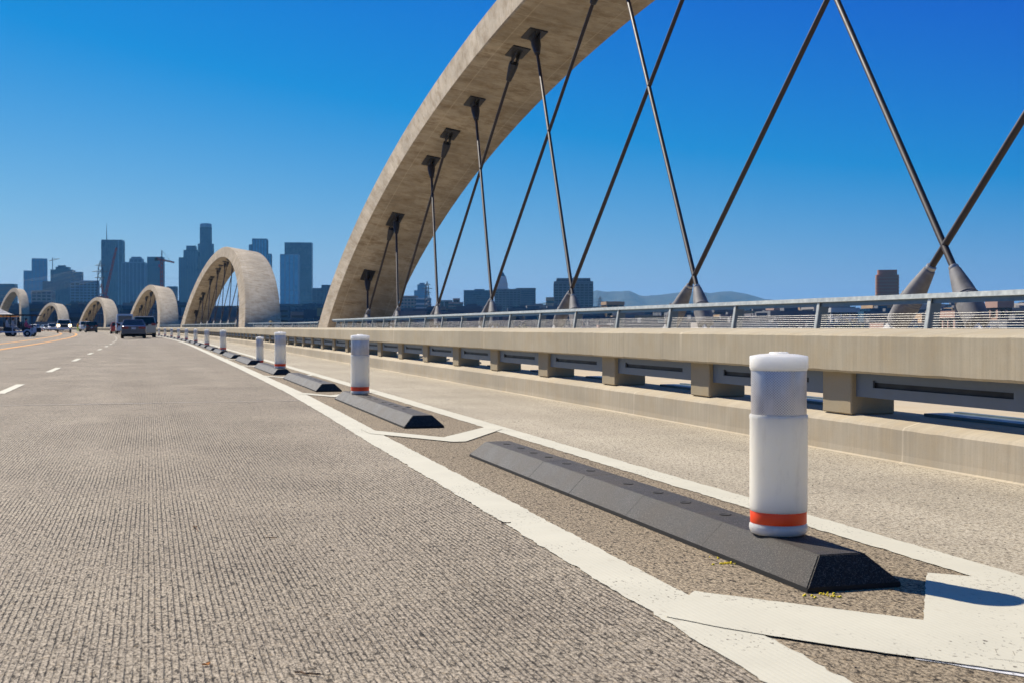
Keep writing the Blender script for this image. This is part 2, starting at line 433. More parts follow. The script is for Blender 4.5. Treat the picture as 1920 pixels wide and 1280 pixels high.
hm = NT('scrub covered hills'); hv = hm.coords('Object')
M['hill'] = hm.fin(hm.ramp(hm.noise(hv, .004, 6, .65), [(.35, (.008, .02, .014)), (.65, (.035, .04, .028))]), .95, hm.bump(hm.noise(hv, .006, 6, .65), 1.0, 60))
ridge = [(-700, 590), (-200, 588), (300, 588), (700, 584), (900, 578), (980, 573), (1005, 571), (1025, 567), (1060, 560), (1100, 551), (1113, 546), (1122, 545), (1135, 548.5), (1150, 547), (1170, 547.5), (1182, 553), (1210, 556), (1235, 554), (1260, 551), (1275, 549), (1290, 546), (1310, 549), (1330, 551), (1350, 548), (1370, 547), (1400, 552), (1425, 559), (1460, 571), (1520, 583), (1600, 588), (1920, 590), (2600, 590)]
def ridge_y(px):
    for a, b in zip(ridge, ridge[1:]):
        if a[0] <= px <= b[0]: return a[1] + (b[1] - a[1]) * (px - a[0]) / (b[0] - a[0])
    return 590
bm = bmesh.new(); cols = []
for i in range(331):
    px = -700 + i * 10; col = []
    for k in range(13):
        t = k / 12.0; Z = 7600 + 2800 * t
        top = zat(ridge_y(px), 9600); base = terr(8000) - 8
        e = sin(min(t / .715, 1) * pi / 2) ** 1.3 if t <= .715 else max(0, cos((t - .715) / .285 * pi / 2))
        h = base + (top - base) * e * (1 + (0 if .6 < t < .8 else .22 * noise.noise((px * .03, t * 5, 1.0))))
        p = at(px, Z); p.z = h; col.append(bm.verts.new(p))
    cols.append(col)
for A, B in zip(cols, cols[1:]):
    for k in range(12): bm.faces.new((A[k], B[k], B[k + 1], A[k + 1]))
tag(build('hills', bm, M['hill'], smooth=True), kind='structure')

# ------------------------------------------------------------------ haze
bm = bmesh.new(); box(bm, (0, 0, (-17 + 420) / 2), (26800, 26800, 437))
hz = bpy.data.materials.new('pale haze'); hz.use_nodes = True; t = hz.node_tree; t.nodes.clear()
pv = t.nodes.new('ShaderNodeVolumePrincipled'); oo = t.nodes.new('ShaderNodeOutputMaterial')
pv.inputs['Color'].default_value = (.18, .56, 1.0, 1); pv.inputs['Density'].default_value = 4.5e-5; pv.inputs['Anisotropy'].default_value = .1
t.links.new(pv.outputs[0], oo.inputs['Volume'])
tag(build('haze', bm, hz), kind='stuff')

# ------------------------------------------------------------------ deck
def interp(tab):
    def f(s):
        if s <= tab[0][0]: return tab[0][1]
        for a, b in zip(tab, tab[1:]):
            if s <= b[0]:
                t = (s - a[0]) / (b[0] - a[0]); return a[1] + (b[1] - a[1]) * t
        return tab[-1][1]
    return f
solidL = interp([(-20, 1.36), (2.6, 1.395), (6, 1.48), (9, 1.54), (12, 1.62), (16, 1.70), (26, 1.76), (47, 1.80), (90, 1.88), (700, 1.9)])
innerL = interp([(-20, 2.66), (3.5, 2.66), (6.4, 2.67), (10, 2.70), (16, 2.74), (30, 2.78), (60, 2.82), (700, 2.85)])
SE = 640.0
c_ = lambda v: (lambda s: v)
ssr = slist(-30, SE)
tag(build('road', strip(c_(-15.7), lambda s: solidL(s) + .09, 0, ssr), M['road']), kind='structure')
tag(build('buffer_strip', strip(lambda s: solidL(s) + .09, lambda s: innerL(s) + .09, 0, ssr), M['buffer']), kind='structure')
tag(build('bike_lane', strip(lambda s: innerL(s) + .09, c_(4.47), 0, ssr), M['bike']), kind='structure')
tag(build('walkway', strip(c_(4.6), c_(12.6), .25, slist(-30, SE)), M['walk']), kind='structure')
# deck slab under it all
tag(build('deck_slab', sweep([(-24, .23), (-24, -1.4), (12.9, -1.4), (12.9, .235), (12.6, .235), (12.6, -.02), (-23.6, -.02), (-23.6, .23)], slist(-30, SE, 4)), M['slab']), kind='structure')
tag(build('left_walkway', strip(c_(-23.6), c_(-15.8), .25, slist(-30, SE)), M['walk']), kind='structure')

def fine_ss(s0, s1, st):
    out = []; s = s0
    while s < s1: out.append(s); s += st if s < 14 else st * 8 if s < 60 else 6
    out.append(s1); return out
tag(build('solid_lane_line', strip(solidL, lambda s: solidL(s) + .20, .0035, fine_ss(-2, SE, .03), .010), M['paint']), kind='structure')
tag(build('cycle_lane_line', strip(innerL, lambda s: innerL(s) + .17, .0035, fine_ss(-2, SE, .03), .010), M['paint']), kind='structure')
for i, u in enumerate((-5.5, -7.3)):
    tag(build('yellow_centre_line', strip(c_(u - .11), c_(u + .11), .005, slist(-10, SE, 2), 0), M['paint_yellow']), kind='structure')
dashes = [16.8 + 7.9 * i for i in range(60)]
for sd in dashes:
    tag(build('lane_dash', strip(c_(-1.89), c_(-1.77), .005, [sd + .3 * k for k in range(10)], .006), M['paint']), kind='structure')

def poly_paint(name, pts, z, mat, jit=.006):
    """closed polygon in (u,s) with slightly ragged edges"""
    bm = bmesh.new(); uvl = bm.loops.layers.uv.new("UVMap"); vs = []; uv = []
    n = len(pts)
    for i in range(n):
        a, b = pts[i], pts[(i + 1) % n]; L = sqrt((a[0] - b[0]) ** 2 + (a[1] - b[1]) ** 2); k = max(1, int(L / .03)) if jit else 1
        for j in range(k):
            t = j / k; u = a[0] + (b[0] - a[0]) * t; s = a[1] + (b[1] - a[1]) * t
            if jit: u += jit * noise.noise((u * 40, s * 40, i)); s += jit * noise.noise((u * 40, s * 40, i + 9))
            vs.append(bm.verts.new(P(s, u, z))); uv.append((u, s))
    f = bm.faces.new(vs)
    if f.normal.z < 0 or True:
        f.normal_update()
        if f.normal.z < 0: f.normal_flip()
    mp = {v: q for v, q in zip(vs, uv)}
    for lp in f.loops: lp[uvl].uv = mp[lp.vert]
    bmesh.ops.triangulate(bm, faces=[f])
    return tag(build(name, bm, mat), kind='structure')
# near chevron, built like the real one from two bars and one patch
poly_paint('chevron_marking', [(1.43, 3.27), (1.655, 3.56), (2.12, 3.02), (2.50, 2.62), (2.98, 2.10), (2.66, 1.80), (2.30, 2.16), (2.04, 2.47), (1.71, 2.86), (1.53, 3.10)], .0062, M['paint'])
poly_paint('chevron_marking', [(2.12, 3.022), (2.545, 3.61), (2.662, 3.50), (2.80, 3.3), (2.80, 2.31), (2.50, 2.622)], .0052, M['paint'])
poly_paint('old_paint_edge', [(1.86, 2.68), (1.87, 2.72), (2.32, 2.20), (2.8, 1.72), (2.78, 1.66), (2.28, 2.10)], .0025, M['paint_white'], .008)
near_ends = [3.45, 10.05, 16.14, 22.1, 28.2, 34.2] + [40.2 + 6.05 * i for i in range(16)]
for s in near_ends[1:]:
    a = solidL(s) + .1; b = innerL(s) + .1; m_ = 2.15
    v0 = s - .15
    poly_paint('chevron_marking', [(a, v0 - .02), (a, v0 + .16), (m_, v0 - .78), (b, v0 + .2), (b, v0 - .16), (m_ + .08, v0 - 1.16), (m_ - .02, v0 - 1.16), (a, v0 - .28)][::-1], .0065, M['paint'], .004 if s < 20 else 0)
# embossed crack marks in the near bar
bm = bmesh.new()
for i in range(7):
    u0 = 2.085 + i * .028; s0 = 2.66 - i * .034
    tube(bm, (u0, s0, .0062), (u0 + .022, s0 + .035, .0062), .0009, n=5)
for i in range(9):
    u0 = 2.03 + .026 * i + random.uniform(-.01, .01); s0 = 2.64 - .033 * i + random.uniform(-.03, .02)
    tube(bm, (u0, s0, .0062), (u0 + .05, s0 - .035, .0062), .0006, n=4)
tag(build('embossed_marks', bm, plain('paint groove', (.22, .19, .14), .9)), kind='structure')

# expansion joints across the road
for s in (14.2, 62, 103, 128, 190):
    tag(build('expansion_joint', strip(c_(-15.6), lambda s_: solidL(s_) - .01, .004, [s, s + (.05 if s < 50 else .25)], 0), M['slab'] if s < 50 else M['rubber_flat']), kind='structure')

# ------------------------------------------------------------------ concrete barrier
PITCH = 2.205
def barrier(sign, label, nposts, pieces):
    u_ = lambda v: v if sign > 0 else -11.24 - v
    root = empty('concrete_barrier', (0, 0, 0)); tag(root, label, 'barrier')
    kerb = [(4.47, -.03), (4.475, .205), (4.49, .222), (4.60, .246), (4.60, .262) if False else (4.605, .249), (4.605, -.03)]
    kerb = [(4.41, .0015), (4.455, .02), (4.475, .06), (4.478, .205), (4.492, .222), (4.62, .256), (4.62, -.03)]
    kerb = [(4.452, .0015), (4.472, .010), (4.476, .05), (4.478, .205), (4.492, .222), (4.62, .256), (4.62, -.03), (4.452, -.03)]
    cv = lambda pr: [(u_(a), b) for a, b in pr]
    def dense(s0, s1):
        out = []; s = s0
        while s < 24: out.append(s); s += .06 if s > 4 else 1.0
        return out + slist(24, s1, 4)
    def jb(ids, amp):
        def f(s, i):
            if i not in ids or s > 24: return (0, 0)
            c = noise.noise((s * 7, i * .3, 2)) + .8 * max(0, noise.noise((s * 19, i * .3, 5)) - .15) * 2
            return (amp * .5 * c, amp * c)
        return f
    build('kerb', sweep(cv(kerb), dense(-10, SE), jitter=jb((3, 4), .0035)), M['kerbc'], root)
    beam = [(4.485, .54), (4.47, .555), (4.47, .782), (4.482, .795), (4.80, .832), (4.83, .825), (4.83, .54)]
    build('beam', sweep(cv(beam), dense(-10, SE), jitter=jb((0, 1, 2, 3), .0035)), M['beam'], root)
    # post, panel, floor plate
    def unit(bmP, bmS, bmF):
        pass
    bm = bmesh.new(); box(bm, (.17, 0, .145), (.34, .37, .29)); bmesh.ops.bevel(bm, geom=bm.edges[:], offset=.008, segments=1, affect='EDGES')
    pm = build('post', bm, M['post'], root); pmesh = pm.data
    bm = bmesh.new(); z0, z1 = .376, .538; Lh = (PITCH - .37) / 2 - .006
    # plate with a slot cut through it
    a0, a1, b0, b1 = -Lh + .24, Lh - .2, .443, .492
    for (y0, y1, q0, q1) in ((-Lh, Lh, z0, b0), (-Lh, Lh, b1, z1), (-Lh, a0, b0, b1), (a1, Lh, b0, b1)):
        box(bm, (.006, (y0 + y1) / 2, (q0 + q1) / 2), (.012, y1 - y0, q1 - q0))
    box(bm, (.08, 0, z1 - .03), (.13, 2 * Lh, .06)); 
    box(bm, (.055, 0, z0 + .004), (.086, 2 * Lh, .008))
    pn = build('slotted_panel', bm, M['panel'], root); pnm = pn.data
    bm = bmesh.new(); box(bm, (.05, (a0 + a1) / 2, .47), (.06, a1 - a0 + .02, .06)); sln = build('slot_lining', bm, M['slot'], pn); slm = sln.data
    bm = bmesh.new(); box(bm, (.0, 0, .262), (.20, 1.0, .02)); box(bm, (.12, .0, .270), (.05, .9, .024)); fpo = build('floor_plate', bm, M['bluesteel'], root); fpm = fpo.data
    def put(o, s, u, dz=0): o.location = P(s, u, dz); o.rotation_euler = (0, 0, ang(s) + (pi if sign < 0 else 0))
    first = True
    n_far_posts = []
    for i in range(-5, nposts):
        s = 7.51 + PITCH * i - .0
        if i < pieces and (s > -3):
            if first: a, b, c, d = pm, pn, sln, fpo; first = False
            else:
                a = mobj('post', pmesh, root); b = mobj('slotted_panel', pnm, root); d = mobj('floor_plate', fpm, root)
                c = mobj('slot_lining', slm, b)
            put(a, s, u_(4.565), .252); put(b, s + PITCH / 2, u_(4.60)); put(d, s + PITCH / 2 + .15 * sign, u_(5.05))
        else: n_far_posts.append(s)
    bm = bmesh.new(); bp = bmesh.new()
    for s in n_far_posts:
        Mx = Matrix.Translation(P(s, u_(4.735), .397)) @ Matrix.Rotation(ang(s), 4, 'Z'); box(bm, (0, 0, 0), (.34, .37, .29), Mx)
        s2 = s + PITCH / 2; Mx = Matrix.Translation(P(s2, u_(4.60 + .06), .457)) @ Matrix.Rotation(ang(s2), 4, 'Z')
        box(bp, (0, 0, 0), (.10, 2 * Lh, .16), Mx)
    tag(build('distant_posts', bm, M['post'], root), kind='stuff')
    tag(build('distant_panels', bp, M['panel'], root), kind='stuff')
    return root
bpar = barrier(1, 'long tan concrete parapet with slotted openings between the cycle lane and the raised walkway', 275, 60)
barrier(-1, 'pale concrete parapet along the far left side of the road behind the open carts', 275, 0)

bm = bmesh.new()
for px_, py_ in ((1340, 848), (1597, 842), (1911, 962), (1175, 790), (1420, 880), (1760, 880)):
    rr = (px_ - 960) / F; Zk = 4.476 / (CY * rr + SY); zk = HC - (py_ - HORY) * Zk / F; p_ = at(px_, Zk, zk)
    tube(bm, p_ + Vector((.01, 0, 0)), p_ - Vector((.0015, 0, 0)), .006, n=8)
th_ = build('tie_hole', bm, M['slot'], bpar)
# ------------------------------------------------------------------ railings
LEAN = tan(radians(9))
def railing(pts, label, spacing, mesh_wires=True, ztop=1.225):
    """pts: plan points (s,u); posts every <spacing>; leans outwards 9 degrees"""
    root = empty('steel_railing', (0, 0, 0)); tag(root, label, 'railing', 'blue grey steel railings of the walkway')
    W = [P(s, u, 0) for s, u in pts]
    seg = []; tot = 0
    for a, b in zip(W, W[1:]): L = (b - a).length; seg.append((tot, tot + L, a, b)); tot += L
    def q(d):
        for t0, t1, a, b in seg:
            if d <= t1 + 1e-6: return a + (b - a) * ((d - t0) / (t1 - t0)), (b - a).normalized()
        return seg[-1][3], (seg[-1][3] - seg[-1][2]).normalized()
    n = max(1, round(tot / spacing)); sp = tot / n
    def wp(d, z, o=0.0):
        p, t = q(d); nrm = Vector((t.y, -t.x, 0))       # to the right of travel = outward
        return p + nrm * (o + (z - .25) * LEAN) + Vector((0, 0, z))
    brk = sorted(set([i * sp for i in range(n + 1)] + [t[0] for t in seg] + [tot]))
    # rail in bars of two bays
    bars = []
    k = 0
    while k < len(brk) - 1:
        e = min(k + 1, len(brk) - 1); bars.append((brk[k], brk[e])); k = e
    rail_bm = bmesh.new(); low_bm = bmesh.new()
    for i, (d0, d1) in enumerate(bars):
        g = .004 if i % 3 == 0 else 0.0
        A0, A1 = d0 + g, d1
        e = 1e-4
        def ringp(d, z0, z1, o0, o1, dd): return [wp(d + dd, z0, o0), wp(d + dd, z0, o1), wp(d + dd, z1, o1), wp(d + dd, z1, o0)]
        a = ringp(A0, ztop - .055, ztop, -.05, .07, e); b = ringp(A1, ztop - .055, ztop, -.05, .07, -e)
        hexa(rail_bm, [a[0], a[1], b[1], b[0], a[3], a[2], b[2], b[3]])
        a = ringp(A0, ztop - .115, ztop - .057, -.006, .006, e); b = ringp(A1, ztop - .115, ztop - .057, -.006, .006, -e)
        hexa(low_bm, [a[0], a[1], b[1], b[0], a[3], a[2], b[2], b[3]])
    build('top_rail', rail_bm, M['galv'], root); build('under_rail', low_bm, M['bluesteel'], root)
    # posts, each one its own part
    pmesh = None
    for i in range(n + 1):
        d = min(max(i * sp, .02), tot - .02); p, t = q(d)
        if pmesh is None:
            bm = bmesh.new(); h = ztop - .06 - .25
            sh = Matrix.Shear('XY', 4, (LEAN, 0))
            box(bm, (.055, 0, h / 2), (.15, .016, h), sh); box(bm, (-.026, 0, h / 2), (.012, .06, h), sh, 1)
            box(bm, (.03, 0, .01), (.24, .16, .02))
            po = build('post', bm, [M['bluesteel'], M['galv']], root); pmesh = po.data
        else: po = mobj('post', pmesh, root)
        po.location = (p.x, p.y, .25); po.rotation_euler = (0, 0, atan2(t.y, t.x) - pi / 2)
    if mesh_wires:
        for i in range(n):
            bm = bmesh.new(); d0, d1 = i * sp + .05, (i + 1) * sp - .05
            for j in range(26):
                z = .31 + j * .0275
                tube(bm, wp(d0, z), wp(d1, z), .0027, n=4, cap=False)
            for j in range(5):
                d = d0 + (d1 - d0) * (j + .5) / 5; tube(bm, wp(d, .3), wp(d, 1.0), .002, n=3, cap=False)
            tag(build('wire_mesh', bm, M['wire'], root), kind='stuff')
    return root
RU = 8.4
railing([(2.38, RU), (59.4, RU), (59.9, RU + .5), (59.95, 11.5)], 'long leaning steel railing with wire mesh in front of the nearest arch', 2.45)
railing([(66.5, 8.7), (69.5, 10.3), (92.5, 10.9), (104.8, 8.55), (105.2, 9.2)], 'short railing bay between the nearest arch and the second arch', 2.45, True, 1.2)
railing([(113.3, RU), (176, RU)], 'railing running under the second arch', 2.5, False)
railing([(182, 8.6), (186, 9.6), (210, 9.6), (214.5, 8.6)], 'railing bay between the second arch and the third arch', 2.6, False)
railing([(219, RU), (272, RU)], 'railing running under the third arch', 4, False)

# ------------------------------------------------------------------ arches
ORD = ['first', 'second', 'third', 'fourth', 'fifth', 'sixth', 'seventh', 'eighth', 'ninth', 'tenth', 'eleventh', 'twelfth', 'thirteenth', 'fourteenth', 'fifteenth', 'sixteenth', 'seventeenth', 'eighteenth', 'nineteenth', 'twentieth', 'twenty-first', 'twenty-second', 'twenty-third']
CA, SA = cos(radians(9)), sin(radians(9)); AW = 3.1; AU = 8.6
class Arch:
    def __init__(s, sc, L, R, Lo, Ro, e=.65): s.sc, s.L, s.R, s.Lo, s.Ro, s.e = sc, L, R, Lo, Ro, e
    def inner(s, x): return s.R * max(0, 1 - (x / s.L) ** 2) ** s.e
    def pt(s, x, q, b): return P(s.sc + x, AU + q * SA + b * CA, q * CA - b * SA)
    def hit(s, x0, q0, sl):
        """walk a line from (x0,q0) with slope dx/dq = sl until it meets the intrados"""
        q = q0
        for _ in range(600):
            if abs(x0 + sl * (q - q0)) > s.L or q >= s.inner(x0 + sl * (q - q0)): break
            q += .03
        return x0 + sl * (q - q0), q
arches = [Arch(25.5, 37.5, 10.5, 41.0, 11.7), Arch(144.9, 32.0, 8.9, 37.3, 10.05), Arch(246, 27.2, 8.1, 31.5, 9.1),
          Arch(350.5, 27.2, 8.1, 31.5, 9.1), Arch(452.5, 26.5, 8.4, 30.5, 9.45), Arch(546, 27.5, 15.6, 32.0, 17.2)]
alab = ['huge tan concrete arch rising out of the top of the picture beside the road', 'second concrete arch along the bridge with a lit top and grey outer leg',
        'third concrete arch, between the parked van and the crane', 'fourth and smaller concrete arch, behind the dark car', 'smallest concrete arch, behind the white oncoming pickup', 'tall narrow concrete arch at the far left behind the open carts']
def build_arch(A, label):
    root = empty('concrete_arch', P(A.sc, AU)); tag(root, label, 'arch', 'concrete arches along the bridge')
    bm = bmesh.new(); uvl = bm.loops.layers.uv.new("UVMap"); N = 72; rings = []; arcs = []; c = .05
    prev = None; acc = 0
    stn = [(-1, -3.0)] + [(sin(pi * (-.5 + i / N)), 0) for i in range(N + 1)] + [(1, -3.0)]
    for t, dz in stn:
        xi, qi = A.L * t, A.R * max(0, 1 - t * t) ** A.e + dz
        xo, qo = A.Lo * t, A.Ro * max(0, 1 - t * t) ** A.e + dz
        di = Vector((xi, qi)); do = Vector((xo, qo)); k = (do - di).normalized() * c
        pr = [(di + k, 0), (do - k, 0), (do, c), (do, AW - c), (do - k, AW), (di + k, AW), (di, AW - c), (di, c)]
        if prev is not None: acc += (do - prev).length
        prev = do; arcs.append(acc)
        rings.append([bm.verts.new(A.pt(v.x, v.y, b)) for v, b in pr])
    per = [0, 1.1, 1.15, 4.15, 4.2, 5.3, 5.35, 8.35, 8.4]
    for k in range(len(rings) - 1):
        for i in range(8):
            j = (i + 1) % 8
            f = bm.faces.new((rings[k][i], rings[k][j], rings[k + 1][j], rings[k + 1][i]))
            for lp, uv in zip(f.loops, ((per[i], arcs[k]), (per[i + 1], arcs[k]), (per[i + 1], arcs[k + 1]), (per[i], arcs[k + 1]))): lp[uvl].uv = uv
    bm.faces.new(rings[0]); bm.faces.new(rings[-1][::-1])
    bmesh.ops.recalc_face_normals(bm, faces=bm.faces)
    o = build('arch_rib', bm, M['arch'], None, True); o.parent = root; o.matrix_parent_inverse = Matrix.Translation(P(A.sc, AU)).inverted()
    return root
for A, l in zip(arches, alab): build_arch(A, l)

def hanger(A, x0, sl, label, detail, group):
    b = 1.06; q0 = .72 / CA
    x1, q1 = A.hit(x0, q0, sl)
    lo = A.pt(x0, q0, b); hi = A.pt(x1, q1, b); d = (hi - lo).normalized(); L = (hi - lo).length
    root = empty('hanger_cable', lo); tag(root, label, 'hanger cable', group)
    def bl(name, bm, mat, sm=True, parent=None):
        o = build(name, bm, mat, None, sm); o.parent = parent or root
        o.matrix_parent_inverse = Matrix.Translation(lo).inverted(); return o
    bm = bmesh.new(); tube(bm, lo + d * 1.35, hi - d * .75, .047, n=12 if detail > 1 else 6); bl('cable', bm, M['cable'])
    if detail == 0:
        bm = bmesh.new(); revolve_axis(bm, hi - d * 1.2, d, [(0, .08), (.5, .2), (1.1, .28)], 6); bl('upper_socket', bm, M['darksteel']); return
    # lower boot and anchor fin
    n = 20 if detail > 1 else 8
    bm = bmesh.new(); revolve_axis(bm, lo + d * .42, d, [(0, .10), (.04, .15), (.26, .163), (.36, .165), (.38, .159), (.64, .132), (.94, .080), (.96, .055)], n); bl('cable_boot', bm, M['boot'])
    if detail > 1:
        bm = bmesh.new()
        for r_, t_ in ((.159, .39), (.155, .43), (.151, .47)): revolve_axis(bm, lo + d * (.42 + t_), d, [(0, r_ + .002), (.008, r_ + .008), (.02, r_ + .002)], n)
        bl('boot_ring', bm, M['boot'])
        bm = bmesh.new(); revolve_axis(bm, lo + d * 1.375, d, [(0, .062), (.01, .068), (.05, .068), (.06, .05)], 14); bl('clamp', bm, M['wire'])
    side = Vector((1, 0, 0)); a = A.pt(x0, q0, b + 1) - lo; a.normalize(); up = d.cross(a).normalized()
    bm = bmesh.new(); t = .05
    for sgn in (-1, 1):
        o_ = a * (sgn * .07)
        base0 = lo - d * .55; 
        pts = [base0 - up * .28 + o_ - a * .014, base0 - up * .28 + o_ + a * .014, base0 + up * .28 + o_ + a * .014, base0 + up * .28 + o_ - a * .014]
        tp = lo + d * .38
        pts += [tp - up * .07 + o_ - a * .014, tp - up * .07 + o_ + a * .014, tp + up * .07 + o_ + a * .014, tp + up * .07 + o_ - a * .014]
        hexa(bm, pts)
    tube(bm, lo - a * .11, lo + a * .11, .05, n=10)
    bl('anchor_fin', bm, M['fin'], False)
    # upper: plate on the soffit, studs, gusset, socket
    e = .02; qa, qb = A.inner(x1 - .3), A.inner(x1 + .3); tn = (A.pt(x1 + .3, qb, b) - A.pt(x1 - .3, qa, b)).normalized(); nn = tn.cross(a).normalized()
    if nn.dot(d) > 0: nn = -nn                        # nn points down, away from the soffit
    bm = bmesh.new()
    c0 = hi + nn * .03
    def ob(c, ht, ha, hn):
        hexa(bm, [c - tn * ht - a * ha - nn * hn, c + tn * ht - a * ha - nn * hn, c + tn * ht + a * ha - nn * hn, c - tn * ht + a * ha - nn * hn,
                  c - tn * ht - a * ha + nn * hn, c + tn * ht - a * ha + nn * hn, c + tn * ht + a * ha + nn * hn, c - tn * ht + a * ha + nn * hn])
    ob(c0, .46, .28, .035); pl = bl('anchor_plate', bm, M['darksteel'], False)
    if detail > 1:
        bm = bmesh.new()
        for i in range(6):
            for sg in (-1, 1): tube(bm, c0 + tn * (-.39 + .156 * i) + a * (.21 * sg) + nn * .03, c0 + tn * (-.39 + .156 * i) + a * (.21 * sg) + nn * .13, .035, n=6)
        bl('stud', bm, M['darksteel'], False, pl)
    bm = bmesh.new()
    for sg in (-1, 1):
        o_ = a * (.075 * sg); w = a * .016; e0 = hi - d * .52; acr = d.cross(a).normalized()
        hexa(bm, [e0 - acr * .07 + o_ - w, e0 - acr * .07 + o_ + w, e0 + acr * .07 + o_ + w, e0 + acr * .07 + o_ - w] +
             [c0 + tn * (.34 * (-1 if acr.dot(tn) > 0 else 1)) + o_ - w, c0 + tn * (.34 * (-1 if acr.dot(tn) > 0 else 1)) + o_ + w, c0 + tn * (.34 * (1 if acr.dot(tn) > 0 else -1)) + o_ + w, c0 + tn * (.34 * (1 if acr.dot(tn) > 0 else -1)) + o_ - w])
    tube(bm, hi - d * .42 - a * .14, hi - d * .42 + a * .14, .05, n=8)
    bl('gusset', bm, M['darksteel'], False)
    bm = bmesh.new(); revolve_axis(bm, hi - d * 1.05, d, [(0, .055), (.02, .085), (.3, .125), (.48, .15), (.62, .15), (.64, .12)], 14 if detail > 1 else 8); bl('upper_socket', bm, M['darksteel'])
def hangers(ai, offs, detail, which):
    A = arches[ai]; g = 'hanger cables of the %s arch' % which
    for k, s in enumerate(offs):
        x = s - A.sc
        for sg, nm in ((1, 'leaning away'), (-1, 'leaning back')):
            xx = x - sg * (.70 + .075 * k)
            if abs(xx) > A.L - .8: continue
            sl = .875 if sg > 0 else (.72 if k < 5 else .81)
            x1, q1 = A.hit(xx, .73, sg * sl)
            if q1 < 2.4 or abs(x1) > A.L: continue
            hanger(A, xx, sg * sl, 'dark cable of the %s arch %s, %s anchor from its far foot' % (which, nm, ORD[k]), detail, g)
hangers(0, [57.4, 50.2, 42.9, 35.7, 28.4, 21.4, 13.75, 6.4, -.9, -8.1], 2, 'nearest')
hangers(1, [172 - 7.6 * k for k in range(8)], 1, 'second')
hangers(2, [268 - 7.6 * k for k in range(7)], 0, 'third')
hangers(3, [372 - 7.6 * k for k in range(7)], 0, 'fourth')
hangers(4, [474 - 7.6 * k for k in range(7)], 0, 'fifth')

# ------------------------------------------------------------------ lane kerbs and posts
CL = 4.31; CW = .34; CT = .165; CH = .102
def kerb_unit(bm, y0, y1, near, far):
    """one moulded half: base lip, slopes, flat top, sloped ends"""
    x0, x1 = -CW / 2, CW / 2; t0, t1 = -CT / 2, CT / 2; e = .08
    yn = y0 + (e if near else 0); yf = y1 - (e if far else 0); lip = .016
    B = [bm.verts.new(p) for p in ((x0, y0, .0), (x1, y0, .0), (x1, y1, .0), (x0, y1, .0))]
    Lp = [bm.verts.new(p) for p in ((x0, y0, lip), (x1, y0, lip), (x1, y1, lip), (x0, y1, lip))]
    T = [bm.verts.new(p) for p in ((t0, yn, CH), (t1, yn, CH), (t1, yf, CH), (t0, yf, CH))]
    for lo, hi in ((B, Lp), (Lp, T)):
        for i in range(4):
            j = (i + 1) % 4; f = bm.faces.new((lo[i], lo[j], hi[j], hi[i])); f.material_index = 1 if lo is B else 0
    bm.faces.new(T); bm.faces.new(B[::-1])
def make_kerb():
    root = empty('lane_kerb')
    cuts = [0, .78, 1.56, 2.32, 3.0, 3.66, CL]
    first = None
    for i, (a, b) in enumerate(zip(cuts, cuts[1:])):
        g = .0035 if i == 3 else .0008
        bm = bmesh.new(); kerb_unit(bm, a + (g if i else 0), b - (g if i < len(cuts) - 2 else 0), i == 0, i == len(cuts) - 2)
        bmesh.ops.bevel(bm, geom=[e for e in bm.edges if (e.verts[0].co.z > .05 or e.verts[1].co.z > .05) and (abs(e.verts[0].co.y - e.verts[1].co.y) > .03 or min(abs(e.verts[0].co.y - q) for q in (.08, CL - .08)) < .001)], offset=.004, segments=2, affect='EDGES')
        build('rubber_block', bm, [M['rubber'], M['rubber_flat']], root)
    bm = bmesh.new()  # raised dark discs, their black standing for the shade inside bolt recesses
    lathe(bm, [(.024, 0), (.024, .0025), (.020, .003), (.013, .0012), (.0, .0011)], 14, capt=False); bmesh.ops.remove_doubles(bm, verts=bm.verts, dist=1e-5)
    bo = build('bolt_recess_disc', bm, M['rubber_flat'], root); me = bo.data; ys = [.95, 1.30, 1.62, 1.95, 2.5, 2.85, 3.2, 3.45, 3.75, 4.02]
    for i, y in enumerate(ys):
        o = bo if i == 0 else mobj('bolt_recess_disc', me, root); o.location = (.0 if i % 2 else .012, y, CH)
    return root
kerb0 = make_kerb()
POSTS = {0: (.50, .985), 1: (3.5, 1), 3: (.48, 1), 4: (.65, .8), 6: (.8, 1), 8: (.8, 1), 10: (.8, 1), 12: (.8, 1), 14: (.8, 1), 16: (.8, 1), 18: (.8, 1), 20: (.8, 1)}
kerbU = interp([(3.4, 2.165), (8, 2.175), (12, 2.235), (18, 2.275), (30, 2.29), (60, 2.33), (200, 2.4)])
index_kids(kerb0); kids0 = dict(KIDS)
for i, s in enumerate(near_ends):
    o = kerb0 if i == 0 else dup(kerb0)
    u0, u1 = kerbU(s), kerbU(s + CL)
    o.location = P(s, u0, .001); o.rotation_euler = (0, 0, ang(s) - atan2(u1 - u0, CL))
    ps = POSTS.get(i)
    tag(o, '%s black rubber lane kerb from the camera, %s' % (ORD[i], 'with no post on it' if not ps else 'with a white post on its far end' if ps[0] > 2 else 'with a white post on its near end'), 'lane kerb', 'black rubber kerbs dividing the cycle lane from the road')
